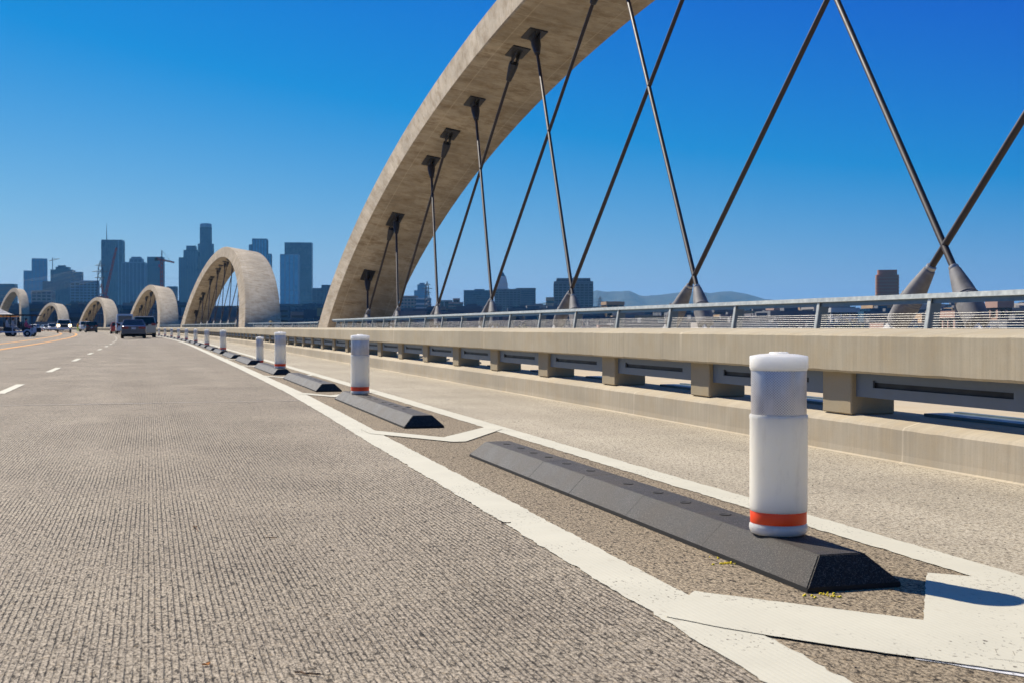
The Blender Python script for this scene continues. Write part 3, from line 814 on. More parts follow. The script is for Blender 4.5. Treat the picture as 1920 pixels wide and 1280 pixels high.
def make_post():
    root = empty('marker_post')
    def lb(name, pr, mat, n=48):
        bm = bmesh.new(); lathe(bm, pr, n); return build(name, bm, mat, root, True)
    lb('foot', [(.090, 0), (.0985, .004), (.104, .014), (.1055, .024), (.104, .034), (.0995, .040)], M['plastic'])
    lb('orange_band', [(.1005, .0405), (.1012, .042), (.1012, .082), (.1005, .0835)], M['orange'])
    lb('body', [(.1018, .084), (.1035, .088), (.104, .10), (.104, .415), (.1052, .420), (.1052, .428), (.1035, .4335), (.100, .4345)], M['plastic'])
    lb('reflective_sleeve', [(.0995, .435), (.0997, .436), (.0997, .592), (.0995, .593)], M['sheeting'])
    lb('cap', [(.101, .5935), (.1025, .5985), (.1045, .602), (.105, .606), (.105, .642), (.1035, .6455), (.070, .652), (.036, .6545), (.034, .6585), (.030, .6605), (.0, .661)], M['plastic'])
    return root
post0 = make_post(); pi_ = 0
ordp = 0
for i, (dy, sc) in POSTS.items():
    o = post0 if ordp == 0 else dup(post0)
    s = near_ends[i] + dy
    o.location = P(s, kerbU(s), CH + .001) if i != 4 else P(s, kerbU(s) + .16, .002)
    o.scale = (sc, sc, sc) if i != 4 else (.84, .84, .95); o.rotation_euler = (0, 0, random.uniform(-.4, .4) if ordp else .9)
    lab = ['large white plastic marker post with an orange band, nearest the camera', 'white marker post with an orange band on the far end of the second kerb', 'white marker post with an orange band on the fourth kerb', 'shorter white marker post leaning in line beside the taller one']
    tag(o, lab[ordp] if ordp < 3 else 'shorter and slimmer white marker post, fourth in the row' if ordp == 3 else '%s white marker post of the row counted from the camera' % ORD[ordp], 'marker post', 'white marker posts with orange bands on the kerbs')
    ordp += 1

# ------------------------------------------------------------------ debris on the road
def gpt(x, y):
    Z = F * HC / (y - HORY); return at(x, Z)
def twig(x0, y0, x1, y1, label, r=.0018, n=5):
    a, b = gpt(x0, y0), gpt(x1, y1); bm = bmesh.new(); prev = a + Vector((0, 0, .004))
    for i in range(1, n + 1):
        q_ = a.lerp(b, i / n) + Vector((random.uniform(-.004, .004), random.uniform(-.006, .006), .004 + random.uniform(0, .004)))
        tube(bm, prev, q_, r, r * .8, 5); prev = q_
    o = build('twig', bm, M['twig']); tag(o, label, 'twig', 'dry twigs lying on the road')
twig(552, 1264, 601, 1270, 'longest dry twig on the road at the bottom edge of the picture', .0028)
twig(498, 1009, 520, 1011, 'short brown twig lying on the grooved road right of centre', .0022)
twig(362, 987, 372, 999, 'tiny twig on the left part of the grooved road', .0016)
twig(940, 982, 958, 981, 'brown twig lying on the solid cream lane line', .0030)
def leafbit(x, y, label, mat, r=.012):
    bm = bmesh.new(); p = gpt(x, y); vs = [bm.verts.new(p + Vector((r * 1.6 * cos(a) * (1 + .3 * sin(3 * a)), r * sin(a), .006 + .003 * sin(2 * a)))) for a in [i * pi / 5 for i in range(10)]]
    f = bm.faces.new(vs); r2 = bmesh.ops.extrude_face_region(bm, geom=[f]); bmesh.ops.translate(bm, vec=(0, 0, .0012), verts=[v for v in r2['geom'] if isinstance(v, bmesh.types.BMVert)])
    tag(build('dry_leaf', bm, mat), label, 'leaf')
leafbit(365, 757 + 233, 'small dry orange leaf left of the road centre', M['twig'], .006)
leafbit(385, 1250, 'orange leaf scrap near the bottom of the road', NT('orange leaf').fin((.55, .22, .05), .9), .006)
bm = bmesh.new()
for (cx, cy, nn_, sp) in ((1366, 1057, 26, .022), (1548, 1117, 16, .03), (1330, 1046, 3, .02)):
    c = gpt(cx, cy)
    for i in range(nn_):
        p = c + Vector((random.gauss(0, sp), random.gauss(0, sp * .45), 0)); r = random.uniform(.002, .006)
        tube(bm, p + Vector((0, 0, .001)), p + Vector((0, 0, .0055)), r, r * .6, 6)
tag(build('yellow_paint_specks', bm, M['yleaf']), kind='stuff')
bm = bmesh.new()
for i in range(520):
    s = 1.6 + 16 * random.random() ** 1.6; u = random.uniform(-3.5, 4.4)
    if 1.95 < u < 2.4: continue
    r = random.uniform(.0012, .0042); p = P(s, u, 0)
    bmesh.ops.create_icosphere(bm, subdivisions=1, radius=r, matrix=Matrix.Translation(p + Vector((0, 0, r * .5))) @ Matrix.Diagonal((1, random.uniform(.6, 1.4), .7, 1)))
tag(build('road_grit', bm, plain('dark grit', (.09, .075, .06), .9, .6, 0, 60)), kind='stuff')

# ------------------------------------------------------------------ vehicles
def ring_pts(hw, z0, z1, n=4, k=.25, y=0):
    """rounded rectangle cross section, counter-clockwise seen from the rear"""
    out = []; r = min(hw, (z1 - z0) / 2) * k * 2
    for cx, cz, a0 in ((hw - r, z1 - r, 0), (-hw + r, z1 - r, 90), (-hw + r, z0 + r, 180), (hw - r, z0 + r, 270)):
        for i in range(n): a = radians(a0 + 90 * i / (n - 1)); out.append((cx + r * cos(a), y, cz + r * sin(a)))
    return out
def loft(bm, secs, mi=0, k=.25):
    R = [[bm.verts.new(p) for p in ring_pts(hw, z0, z1, 4, k, y)] for y, hw, z0, z1 in secs]
    n = len(R[0])
    for A, B in zip(R, R[1:]):
        for i in range(n): bm.faces.new((A[i], A[(i + 1) % n], B[(i + 1) % n], B[i])).material_index = mi
    bm.faces.new(R[0][::-1]).material_index = mi; bm.faces.new(R[-1]).material_index = mi
def cabin(bm, base, top, mi_side, mi_roof):
    """base/top: (y rear, y front, half width, z)"""
    yr, yf, hw, z = base; tr, tf, tw, tz = top
    hexa(bm, [(-hw, yr, z), (hw, yr, z), (hw, yf, z), (-hw, yf, z), (-tw, tr, tz), (tw, tr, tz), (tw, tf, tz), (-tw, tf, tz)], mi_side)
def vehicle(name, label, cat, pos, rz, paint, spec, lit=False, group=None):
    """local frame: rear of the vehicle at y=0, heading +y"""
    root = empty(name, pos, rz); tag(root, label, cat, group)
    L, W, H = spec['L'], spec['W'], spec['H']; hw = W / 2; zb = spec.get('zb', .28); belt = spec['belt']; wr = spec.get('wr', .33)
    bm = bmesh.new(); loft(bm, [(y, hw * f, zb + dz0, z1) for y, f, dz0, z1 in spec['body']], 0, .2); bmesh.ops.recalc_face_normals(bm, faces=bm.faces)
    build('body', bm, paint, root, True)
    b, t_ = spec['cab']
    bm = bmesh.new(); cabin(bm, (b[0], b[1], hw * b[2], belt), (t_[0], t_[1], hw * t_[2], H - .05), 0, 0); build('window', bm, M['glass'], root)
    # roof and pillars
    bm = bmesh.new()
    tr, tf, tw = t_[0], t_[1], hw * t_[2]
    hexa(bm, [(-tw - .01, tr - .01, H - .06), (tw + .01, tr - .01, H - .06), (tw + .01, tf + .01, H - .06), (-tw - .01, tf + .01, H - .06),
              (-tw + .06, tr + .08, H), (tw - .06, tr + .08, H), (tw - .06, tf - .1, H), (-tw + .06, tf - .1, H)])
    build('roof', bm, paint, root)
    bm = bmesh.new(); pw = .05
    for sx in (-1, 1):
        for y0, y1 in ((b[0], tr), (b[1], tf), (b[0] * .55 + b[1] * .45, tr * .55 + tf * .45)):
            a = Vector((sx * hw * b[2], y0, belt)); c = Vector((sx * tw, y1, H - .05)); tube(bm, a, c, pw, pw * .8, 6)
    build('pillar', bm, paint, root)
    if spec.get('panelvan'):
        bm = bmesh.new()
        hexa(bm, [(-hw - .005, .02, belt - .05), (hw + .005, .02, belt - .05), (hw + .005, L * .62, belt - .05), (-hw - .005, L * .62, belt - .05),
                  (-hw * .9, .10, H - .04), (hw * .9, .10, H - .04), (hw * .9, L * .62, H - .04), (-hw * .9, L * .62, H - .04)])
        build('cargo_side', bm, paint, root)
        bm = bmesh.new(); box(bm, (0, .0, belt + (H - belt) * .5), (W * .78, .05, (H - belt) * .62)); build('rear_window', bm, M['glass_blue'], root)
    for y in (L * .19, L * .80):
        for sx in (-1, 1):
            bm = bmesh.new(); c = Vector((sx * (hw - .13), y, wr)); revolve_axis(bm, c - Vector((.11, 0, 0)), Vector((1, 0, 0)), [(0, wr * .85), (.02, wr), (.20, wr), (.22, wr * .85)], 18)
            wh = build('wheel', bm, M['tyre'], root, True)
            bm = bmesh.new(); revolve_axis(bm, c + Vector((sx * .09, 0, 0)), Vector((sx, 0, 0)), [(0, wr * .6), (.03, wr * .55)], 12); build('rim', bm, M['rim'], wh)
    bm = bmesh.new(); box(bm, (0, -.03, zb + .14), (W * .94, .12, .2)); bmesh.ops.bevel(bm, geom=bm.edges[:], offset=.03, segments=2, affect='EDGES'); build('rear_bumper', bm, spec.get('bump', paint), root, True)
    bm = bmesh.new(); box(bm, (0, L + .02, zb + .12), (W * .94, .12, .22)); build('front_bumper', bm, spec.get('bump', paint), root)
    bm = bmesh.new(); box(bm, (0, -.035, zb + .45), (.32, .03, .15)); build('number_plate', bm, M['plate'], root)
    zl = spec.get('zl', belt - .22)
    for sx in (-1, 1):
        bm = bmesh.new(); lw, lh = spec.get('tl', (.4, .16)); box(bm, (sx * (hw - .06 - lw / 2), -.015, zl), (lw, .07, lh)); build('tail_light', bm, M['taillight'], root)
        bm = bmesh.new(); box(bm, (sx * (hw - .22), L + .0, zl - .02), (.34, .10, .22 if not lit else .34)); build('headlight', bm, M['headlight'] if lit else M['lamp'], root)
        bm = bmesh.new(); box(bm, (sx * (hw + .11), b[1] - .55, belt + .12), (.2, .1, .17)); bmesh.ops.bevel(bm, geom=bm.edges[:], offset=.03, segments=1, affect='EDGES'); build('wing_mirror', bm, M['tyre'], root)
    bm = bmesh.new(); box(bm, (0, L + .02, zl - .08), (W * .5, .08, .26 if not lit else .42)); build('grille', bm, M['slot'], root)
    bm = bmesh.new(); box(bm, (0, L * .5, wr * .62), (W * .8, L * .9, .14)); build('underbody', bm, M['slot'], root)
    return root
M['glass_blue'] = NT('sky reflecting glass').fin((.03, .05, .08), .12, Specular_IOR_Level=1.0)
SEDAN = dict(L=4.8, W=1.86, H=1.43, belt=.92, wr=.32, zb=.30, zl=.80, tl=(.5, .17),
             body=[(0, .88, .12, .90), (.12, .95, .0, .95), (1.1, 1.0, -.02, .96), (2.4, 1.0, -.04, .92), (3.6, 1.0, -.02, .86), (4.5, .93, .0, .74), (4.8, .82, .1, .62)],
             cab=((.72, 3.55, .93), (1.45, 2.85, .72)))
SUV = dict(L=4.7, W=1.9, H=1.74, belt=1.08, wr=.37, zb=.34, zl=1.08, tl=(.34, .2),
           body=[(0, .92, .1, 1.08), (.12, .98, 0, 1.12), (2.4, 1.0, -.02, 1.1), (3.6, 1, 0, 1.04), (4.5, .94, 0, .95), (4.7, .86, .1, .8)],
           cab=((.12, 3.55, .95), (.5, 2.75, .80)))
VAN = dict(L=5.6, W=2.05, H=2.5, belt=1.2, wr=.36, zb=.36, zl=1.1, tl=(.14, .55), panelvan=True,
           body=[(0, .95, .05, 1.22), (.1, 1, 0, 1.26), (3.9, 1, 0, 1.22), (5.2, .95, 0, 1.06), (5.6, .86, .1, .85)],
           cab=((3.4, 4.75, .96), (3.2, 3.95, .86)))
HATCH = dict(L=4.0, W=1.75, H=1.5, belt=.95, wr=.31, zb=.3, zl=.95,
             body=[(0, .9, .1, .95), (.1, .97, 0, .98), (2.2, 1, 0, .95), (3.7, .94, 0, .82), (4.0, .84, .1, .65)], cab=((.15, 3.0, .93), (.6, 2.3, .76)))
TRUCK = dict(L=5.9, W=2.05, H=1.98, belt=1.3, wr=.41, zb=.5, zl=1.12, tl=(.2, .4),
             body=[(0, .95, 0, 1.28), (.1, 1, 0, 1.32), (2.2, 1, 0, 1.3), (5.4, 1, 0, 1.26), (5.9, .95, .05, 1.18)], cab=((2.1, 4.4, .95), (2.3, 3.8, .8)))
def grd(px, Z): p = at(px, Z); return (p.x, p.y, .005)
fwd = lambda s: ang(s)
white = carpaint('white vehicle paint', (.72, .72, .72), .3, 0)
vehicle('sedan_car', 'dark blue grey saloon seen from behind in the right lane, nearest of the cars ahead', 'car', grd(250.5, 92), fwd(96), carpaint('dark slate car paint', (.06, .065, .085), .22, .5), SEDAN)
vehicle('suv_car', 'beige estate car with a black rear window, beside and beyond the dark saloon', 'car', grd(271, 101), fwd(106), carpaint('champagne car paint', (.40, .37, .31), .25, .4), SUV)
vehicle('panel_van', 'pale blue grey van ahead of the saloon with tall rear doors', 'van', grd(234.5, 152), fwd(158), carpaint('pale blue van paint', (.42, .46, .55), .25, .1), VAN)
vehicle('hatchback_car', 'small red car mostly hidden left of the pale van', 'car', grd(221, 158), fwd(164), carpaint('red car paint', (.45, .04, .03), .3, .1), HATCH)
pk = vehicle('pickup_truck', 'white pickup coming towards the viewer with both headlights lit', 'pickup truck', grd(119.5, 187), fwd(191) + pi, white, TRUCK, True)
sv = vehicle('service_pickup', 'white service truck with an amber beacon beside the worker', 'pickup truck', grd(158, 240), fwd(250) + pi, white, TRUCK)
bm = bmesh.new(); box(bm, (0, 3.1, 2.06), (1.1, .3, .16)); build('beacon', bm, M['amber'], sv)
vehicle('dark_suv', 'black SUV seen from behind, parked right of the service truck', 'car', grd(172, 200), fwd(212), carpaint('black car paint', (.012, .014, .02), .2, .2), SUV)
vehicle('parked_car', 'white SUV facing the viewer, right end of the far row of parked cars', 'car', grd(96.5, 292), fwd(300) + pi, white, SUV, group='cars parked in a row at the far left')
vehicle('parked_car', 'white saloon facing the viewer, second from the right in the far row', 'car', grd(81, 296), fwd(300) + pi + .2, white, SEDAN, group='cars parked in a row at the far left')
vehicle('parked_car', 'blue and white van in the far row of parked cars', 'van', grd(70, 300), fwd(300) + pi - .4, carpaint('blue white paint', (.35, .42, .62), .3, 0), HATCH, group='cars parked in a row at the far left')
vehicle('parked_car', 'grey white saloon at the left end of the far row', 'car', grd(58.5, 300), fwd(300) + pi, carpaint('silver paint', (.5, .5, .52), .3, .3), SEDAN, group='cars parked in a row at the far left')
vehicle('white_car', 'white car cut off by the left edge with only its nose showing', 'car', tuple(P(91, -14.9, .005)), 0, white, SEDAN)

# people -------------------------------------------------------------
def person(label, pos, rz, joints, mats, hat=None, group=None):
    """joints: {name:(x,y,z,r)}; one continuous skinned body"""
    root = empty('person', pos, rz); tag(root, label, 'person', group)
    order = list(joints); vs = [joints[k][:3] for k in order]; idx = {k: i for i, k in enumerate(order)}
    E_ = [('pelvis', 'chest'), ('chest', 'neck'), ('neck', 'head'), ('chest', 'ls'), ('ls', 'le'), ('le', 'lh'), ('chest', 'rs'), ('rs', 're'), ('re', 'rh'),
          ('pelvis', 'lhip'), ('lhip', 'lk'), ('lk', 'lf'), ('lf', 'lt'), ('pelvis', 'rhip'), ('rhip', 'rk'), ('rk', 'rf'), ('rf', 'rt')]
    me = bpy.data.meshes.new('body'); me.from_pydata(vs, [(idx[a], idx[b]) for a, b in E_], [])
    me.materials.append(mats[0])
    o = mobj('body', me, root); md = o.modifiers.new('skin', 'SKIN'); sub = o.modifiers.new('sub', 'SUBSURF'); sub.levels = sub.render_levels = 1
    for i, k in enumerate(order):
        r = joints[k][3]; me.skin_vertices[0].data[i].radius = (r, r)
    me.skin_vertices[0].data[idx['pelvis']].use_root = True
    h = joints['head']; bm = bmesh.new(); bmesh.ops.create_uvsphere(bm, u_segments=14, v_segments=10, radius=.11, matrix=Matrix.Translation(h[:3]) @ Matrix.Diagonal((.85, 1, 1.15, 1)))
    bmesh.ops.create_icosphere(bm, subdivisions=1, radius=.018, matrix=Matrix.Translation(Vector(h[:3]) + Vector((0, .112, -.01))))
    build('face', bm, M['skin'], root, True)
    bm = bmesh.new(); bmesh.ops.create_uvsphere(bm, u_segments=14, v_segments=8, radius=.118, matrix=Matrix.Translation(Vector(h[:3]) + Vector((0, -.018, .03))) @ Matrix.Diagonal((.88, 1, 1.05, 1)))
    build('hair', bm, M['cloth_dark'], root, True)
    if mats[1]:
        bm = bmesh.new(); c = joints['chest']; p = joints['pelvis']
        revolve_axis(bm, Vector(p[:3]) + Vector((0, 0, .02)), Vector(c[:3]) - Vector(p[:3]), [(0, .17), (.2, .19), (.42, .2), (.5, .12)], 12); build('vest', bm, mats[1], root, True)
    if hat:
        bm = bmesh.new(); revolve_axis(bm, Vector(h[:3]) + Vector((0, 0, .05)), Vector((0, 0, 1)), [(0, .20), (.012, .20), (.02, .115), (.10, .095), (.11, .04)], 14); build('hat', bm, hat, root, True)
    return root
STAND = dict(pelvis=(0, 0, .95, .15), chest=(0, .01, 1.32, .17), neck=(0, .01, 1.52, .06), head=(0, .03, 1.66, .09),
             ls=(-.2, 0, 1.42, .065), le=(-.27, .02, 1.13, .048), lh=(-.26, .16, .92, .035), rs=(.2, 0, 1.42, .065), re=(.28, .03, 1.14, .048), rh=(.22, .2, .98, .035),
             lhip=(-.1, 0, .88, .10), lk=(-.12, .03, .48, .068), lf=(-.13, 0, .08, .048), lt=(-.13, .16, .04, .04), rhip=(.1, 0, .88, .10), rk=(.12, .05, .48, .068), rf=(.13, .02, .08, .048), rt=(.13, .18, .04, .04))
SIT = dict(pelvis=(0, 0, .0, .15), chest=(0, -.02, .36, .17), neck=(0, 0, .56, .06), head=(0, .02, .70, .09),
           ls=(-.2, 0, .46, .065), le=(-.25, .12, .2, .048), lh=(-.18, .34, .16, .035), rs=(.2, 0, .46, .065), re=(.25, .12, .2, .048), rh=(.18, .34, .18, .035),
           lhip=(-.1, .06, -.02, .1), lk=(-.12, .44, .04, .07), lf=(-.12, .46, -.36, .048), lt=(-.12, .6, -.4, .04), rhip=(.1, .06, -.02, .1), rk=(.12, .44, .04, .07), rf=(.12, .46, -.36, .048), rt=(.12, .6, -.4, .04))
person('worker in orange and yellow high visibility clothing standing beside the service truck', grd(146.5, 242), 2.6, STAND, (M['hivisy'], M['hivis']))
LEANP = dict(STAND)
pp = P(99.5, 10.0, .25)
CR = {k: (v[0], v[1], v[2] * (.52 if k not in ('lf', 'lt', 'rf', 'rt') else 1), v[3]) for k, v in STAND.items()}
CR['lk'] = (-.2, .32, .42, .07); CR['rk'] = (.2, .32, .42, .07)
CR['neck'] = (0, .08, .83, .06); CR['head'] = (0, .12, .95, .09)
person('person in dark clothes and a straw hat crouching behind the railing bay', pp, 2.4, CR, (M['cloth_dark'], None), M['hat'])

# open carts ---------------------------------------------------------
def cart(label, pos, rz, L, seats, paint, roofc):
    root = empty('open_cart', pos, rz); tag(root, label, 'cart', 'open carts on the far left')
    W = 1.4; hw = W / 2
    bm = bmesh.new(); box(bm, (0, L / 2, .42), (W, L, .12)); box(bm, (0, L - .25, .62), (W * .92, .5, .34)); 
    for sx in (-1, 1):
        for y in (.55, L - .75): revolve_axis(bm, Vector((sx * hw * .8 - .1, y, .30)), Vector((1, 0, 0)), [(0, .36), (.2, .36)], 14)
    build('body', bm, paint, root)
    bm = bmesh.new(); box(bm, (0, L / 2, 1.93), (W + .1, L + .1, .07)); bmesh.ops.bevel(bm, geom=bm.edges[:], offset=.03, segments=1, affect='EDGES'); build('roof', bm, roofc, root)
    for sx in (-1, 1):
        for y in (.1, L * .5, L - .35):
            bm = bmesh.new(); tube(bm, (sx * hw * .93, y, .48), (sx * hw * .93, y - .05, 1.9), .022, n=6); build('roof_post', bm, M['slot'], root)
    for i in range(seats):
        y = .35 + i * (L - 1.3) / max(1, seats - 1)
        bm = bmesh.new(); box(bm, (0, y, .66), (W * .9, .5, .34)); box(bm, (0, y - .25, 1.03), (W * .9, .09, .45)); build('seat', bm, M['cloth_dark'], root)
    bm = bmesh.new(); tube(bm, (-.3, L - .75, .8), (-.3, L - .95, 1.05), .02, n=6); bmesh.ops.create_circle(bm, cap_ends=True, segments=14, radius=.17, matrix=Matrix.Translation((-.3, L - .95, 1.07)) @ Matrix.Rotation(radians(-35), 4, 'X')); build('steering_wheel', bm, M['slot'], root)
    for sx in (-1, 1):
        for y in (.55, L - .75):
            bm = bmesh.new(); c = Vector((sx * hw * .88, y, .27)); revolve_axis(bm, c - Vector((.09, 0, 0)), Vector((1, 0, 0)), [(0, .24), (.02, .27), (.16, .27), (.18, .24)], 16); wh = build('wheel', bm, M['tyre'], root, True)
            bm = bmesh.new(); revolve_axis(bm, c + Vector((sx * .075, 0, 0)), Vector((sx, 0, 0)), [(0, .14), (.03, .12)], 10); build('rim', bm, M['rim'], wh)
    return root
cb = carpaint('pale blue cart paint', (.30, .38, .52), .3, 0)
p1 = at(2, 108); cart('long open cart with pale blue body and black roof carrying passengers, at the left edge', (p1.x - 1.3, p1.y, .005), radians(-86), 4.2, 3, cb, M['cloth_dark'])
p2 = at(30, 114); cart('second dark open cart with black roof, right of the pale blue one', (p2.x - 1.0, p2.y, .005), radians(-70), 3.1, 2, M['cloth_dark'], M['cloth_dark'])
k = 0
for bx, (x_, y_) in ((p1, (-.6, .3)), (p1, (.5, -.25)), (p1, (1.4, .3)), (p2, (-.3, .3)), (p2, (.9, -.2))):
    q_ = Vector((bx.x + x_, bx.y + y_, .84)); mt = [M['cloth_pink'], M['cloth_pale'], M['cloth_dark'], M['cloth_pale'], M['cloth_pink']][k]
    person(['seated cart passenger in pink at the left edge', 'seated passenger in pale clothes on the pale blue cart', 'seated passenger in dark clothes on the front row of the blue cart', 'passenger in pale clothes on the dark cart', 'passenger in pink on the front of the dark cart'][k], q_, radians(-84), SIT, (mt, None)); k += 1
# event canopy behind the carts
root = empty('event_canopy', P(134, -13.6, 0)); tag(root, 'white peaked event canopy with an orange edge behind the carts', 'canopy tent')
root.rotation_euler = (0, 0, ang(134))
bm = bmesh.new(); hwc, zt, ze = 2.6, 3.4, 2.05
cs = [(-hwc, -hwc), (hwc, -hwc), (hwc, hwc), (-hwc, hwc)]; rg = []
for t in (0, .3, .6, .85, 1):
    zz = ze + (zt - ze) * t ** 1.7; rr = 1 - t * .985
    rg.append([bm.verts.new((x * rr, y * rr, zz)) for x, y in [(cs[i][0] + (cs[(i + 1) % 4][0] - cs[i][0]) * j / 4, cs[i][1] + (cs[(i + 1) % 4][1] - cs[i][1]) * j / 4) for i in range(4) for j in range(4)]])
for A_, B_ in zip(rg, rg[1:]):
    for i in range(16): bm.faces.new((A_[i], A_[(i + 1) % 16], B_[(i + 1) % 16], B_[i]))
g = bmesh.ops.solidify(bm, geom=bm.faces[:], thickness=.02)
build('canopy_roof', bm, M['canvas'], root)
bm = bmesh.new()
for i in range(4):
    a, b = cs[i], cs[(i + 1) % 4]; mx, my = (a[0] + b[0]) / 2, (a[1] + b[1]) / 2
    box(bm, (mx, my, ze - .08), (abs(b[0] - a[0]) + .03, abs(b[1] - a[1]) + .03, .14))
build('valance', bm, M['amber'], root)
for x, y in cs:
    bm = bmesh.new(); tube(bm, (x, y, 0), (x, y, ze), .03, n=6); build('canopy_leg', bm, M['galv'], root)
# traffic cone
root = empty('traffic_cone', grd(79.5, 270)); tag(root, 'orange traffic cone in front of the far row of parked cars', 'traffic cone')
bm = bmesh.new(); lathe(bm, [(.17, .03), (.035, .72), (.02, .73)], 14); build('cone_body', bm, M['hivis'], root, True)
bm = bmesh.new(); box(bm, (0, 0, .015), (.38, .38, .03)); build('base', bm, M['slot'], root)
bm = bmesh.new(); lathe(bm, [(.122, .29), (.092, .44)], 14, capb=False, capt=False); build('white_band', bm, M['canvas'], root)

# ------------------------------------------------------------------ skyline
def fac(name, col, rough=.5, met=0.0): return plain(name, col, rough, .12, met, .05)
B = dict(dark=fac('dark blue glass', (.008, .035, .075), .3), mid=fac('blue grey glass', (.015, .06, .11), .35), light=fac('pale blue facade', (.14, .23, .31), .5),
         pale=fac('pale stone facade', (.30, .275, .25), .8), white=fac('white facade', (.48, .47, .45), .8), tan=fac('tan facade', (.36, .24, .13), .8), brown=fac('red brown facade', (.38, .15, .06), .6),
         pink=fac('pinkish stucco', (.36, .23, .18), .85), grey=fac('grey facade', (.12, .125, .14), .8), win=fac('dark window glass', (.02, .025, .032), .2), teal=fac('teal glass', (.05, .27, .42), .3))
def tower(label, blocks, Z, body, trim, style='v', rz=0.0, step=4.0, pstep=7.0, cat='skyscraper', name='skyscraper', extra=None):
    """blocks: (x0,x1,ytop[,dz depth shift, depth scale]) in the photograph's columns at distance Z"""
    cx = sum((b[0] + b[1]) / 2 for b in blocks) / len(blocks); base = at(cx, Z); zg = terr(base.length) - 3
    rot = -YAW - math.atan((cx - 960) / F) * .5 + rz
    root = empty(name, (base.x, base.y, zg), rot); tag(root, label, cat)
    for i, b in enumerate(blocks):
        x0, x1, yt = b[:3]; dy = b[3] if len(b) > 3 else i * .35; ds = b[4] if len(b) > 4 else 1.0
        wd = (x1 - x0) * Z / F / (1 + .35 * abs(sin(rz))); h = zat(yt, Z) - zg; cxl = ((x0 + x1) / 2 - cx) * Z / F
        dp = min(wd, 45) * ds * .8 + 6
        bm = bmesh.new(); box(bm, (cxl, dy * 4 + dp / 2 - 10, h / 2), (wd, dp, h)); wall = build('wall', bm, body, root)
        bm = bmesh.new(); n = 0
        if 'h' in style:
            z = step
            while z < h - 1 and n < 110:
                box(bm, (cxl, dy * 4 + dp / 2 - 10, z), (wd + 1.2, dp + 1.2, step * .38)); z += step; n += 1
            build('floor_band', bm, trim, root); bm = bmesh.new()
        if 'v' in style:
            k = max(2, int(wd / pstep))
            for j in range(k + 1):
                xx = cxl - wd / 2 + wd * j / k; box(bm, (xx, dy * 4 - 10, h / 2 - .5), (pstep * .24, 1.6, h - 1))
            k2 = max(2, int(dp / pstep))
            for j in range(1, k2 + 1):
                for sx in (-1, 1): box(bm, (cxl + sx * wd / 2, dy * 4 - 10 + dp * j / k2, h / 2 - .5), (1.6, pstep * .24, h - 1))
            build('facade_pier', bm, trim, root)
        else: bm.free()
        bm = bmesh.new(); box(bm, (cxl, dy * 4 + dp / 2 - 10, h + 1.0), (wd + .8, dp + .8, 2.4)); build('parapet', bm, trim, root)
    return root, rot, zg, cx
def X(x, cx, Z): return (x - cx) * Z / F
tower('blue glass block at the far left edge behind the tall arch', [(2, 29, 535)], 2600, B['mid'], B['dark'], 'h')
tower('pale blue twin topped tower with a lower left wing, left of the skyline', [(60, 88, 487), (46, 62, 510)], 3000, B['teal'], B['light'], 'hv', .2)
tower('dark low office block joining the two left towers', [(84, 142, 530)], 2700, B['dark'], B['mid'], 'v')
tower('stepped dark blue tower under the small grey crane', [(98, 137, 508), (107, 130, 503), (111, 123, 500), (136, 153, 512)], 3100, B['dark'], B['mid'], 'h')
tower('pale gridded office building in front of the dark towers', [(134, 151, 531), (150, 184, 529)], 2200, B['win'], B['light'], 'hv', .1, 5, 6)
tower('cream low block with a parapet left of the smallest arch', [(63, 98, 548)], 1900, B['win'], B['pale'], 'hv', 0, 5, 7, 'office building', 'office_building')
r_, rot_, zg_, cx_ = tower('tall dark flat topped skyscraper with an antenna, left of centre of the skyline', [(193, 230, 452)], 3300, B['dark'], B['mid'], 'v', 0, 4, 9)
bm = bmesh.new(); h0 = zat(452, 3300) - zg_; tube(bm, (X(201, cx_, 3300), 0, h0), (X(201, cx_, 3300), 0, h0 + 20), 1.4, 1.0, 6); tube(bm, (X(201, cx_, 3300), 0, h0 + 20), (X(201, cx_, 3300), 0, h0 + 46), .9, .4, 6); build('antenna', bm, B['grey'], r_)
bm = bmesh.new(); box(bm, (X(223.5, cx_, 3300), -12, h0 / 2), (2.2, 1.5, h0)); build('light_strip', bm, B['light'], r_)
tower('ribbed blue grey tower with a hipped crown', [(231, 272, 494), (245, 267, 487), (248, 264, 484)], 3000, B['mid'], B['light'], 'v', 0, 4, 8)
tower('plain dark box tower behind the orange crane', [(278, 306, 484)], 3200, B['dark'], B['mid'], 'h')
tower('stepped blue tower with a square crown, left of the tallest tower', [(337.5, 352, 485), (346, 371, 471), (351, 367, 463)], 3400, B['mid'], B['dark'], 'v')
# tallest, cylindrical
Z = 3500; base = at(386.5, Z); zg = terr(base.length) - 3; root = empty('skyscraper', (base.x, base.y, zg)); tag(root, 'tallest tower of the skyline, a round stepped shaft with a crown', 'skyscraper')
bm = bmesh.new(); h1, h2, h3 = zat(458, Z) - zg, zat(427, Z) - zg, zat(420, Z) - zg
lathe(bm, [(21.5, 0), (21.5, h1), (16.2, h1 + .5), (15.6, h2)], 20); build('wall', bm, B['mid'], root)
bm = bmesh.new(); lathe(bm, [(16.6, h2), (16.6, h3 - 2), (14, h3 - 2), (14, h3)], 20); build('crown', bm, B['light'], root)
bm = bmesh.new()
for i in range(20):
    a = 2 * pi * i / 20; box(bm, (21.6 * cos(a), 21.6 * sin(a), h1 / 2), (1.5, 1.5, h1)); box(bm, (16.2 * cos(a), 16.2 * sin(a), (h1 + h2) / 2), (1.2, 1.2, h2 - h1))
build('facade_pier', bm, B['dark'], root)
tower('bright blue stepped tower right of the second arch', [(474.5, 501, 450), (468.5, 476, 461), (500, 509, 478)], 3300, B['teal'], B['mid'], 'v')
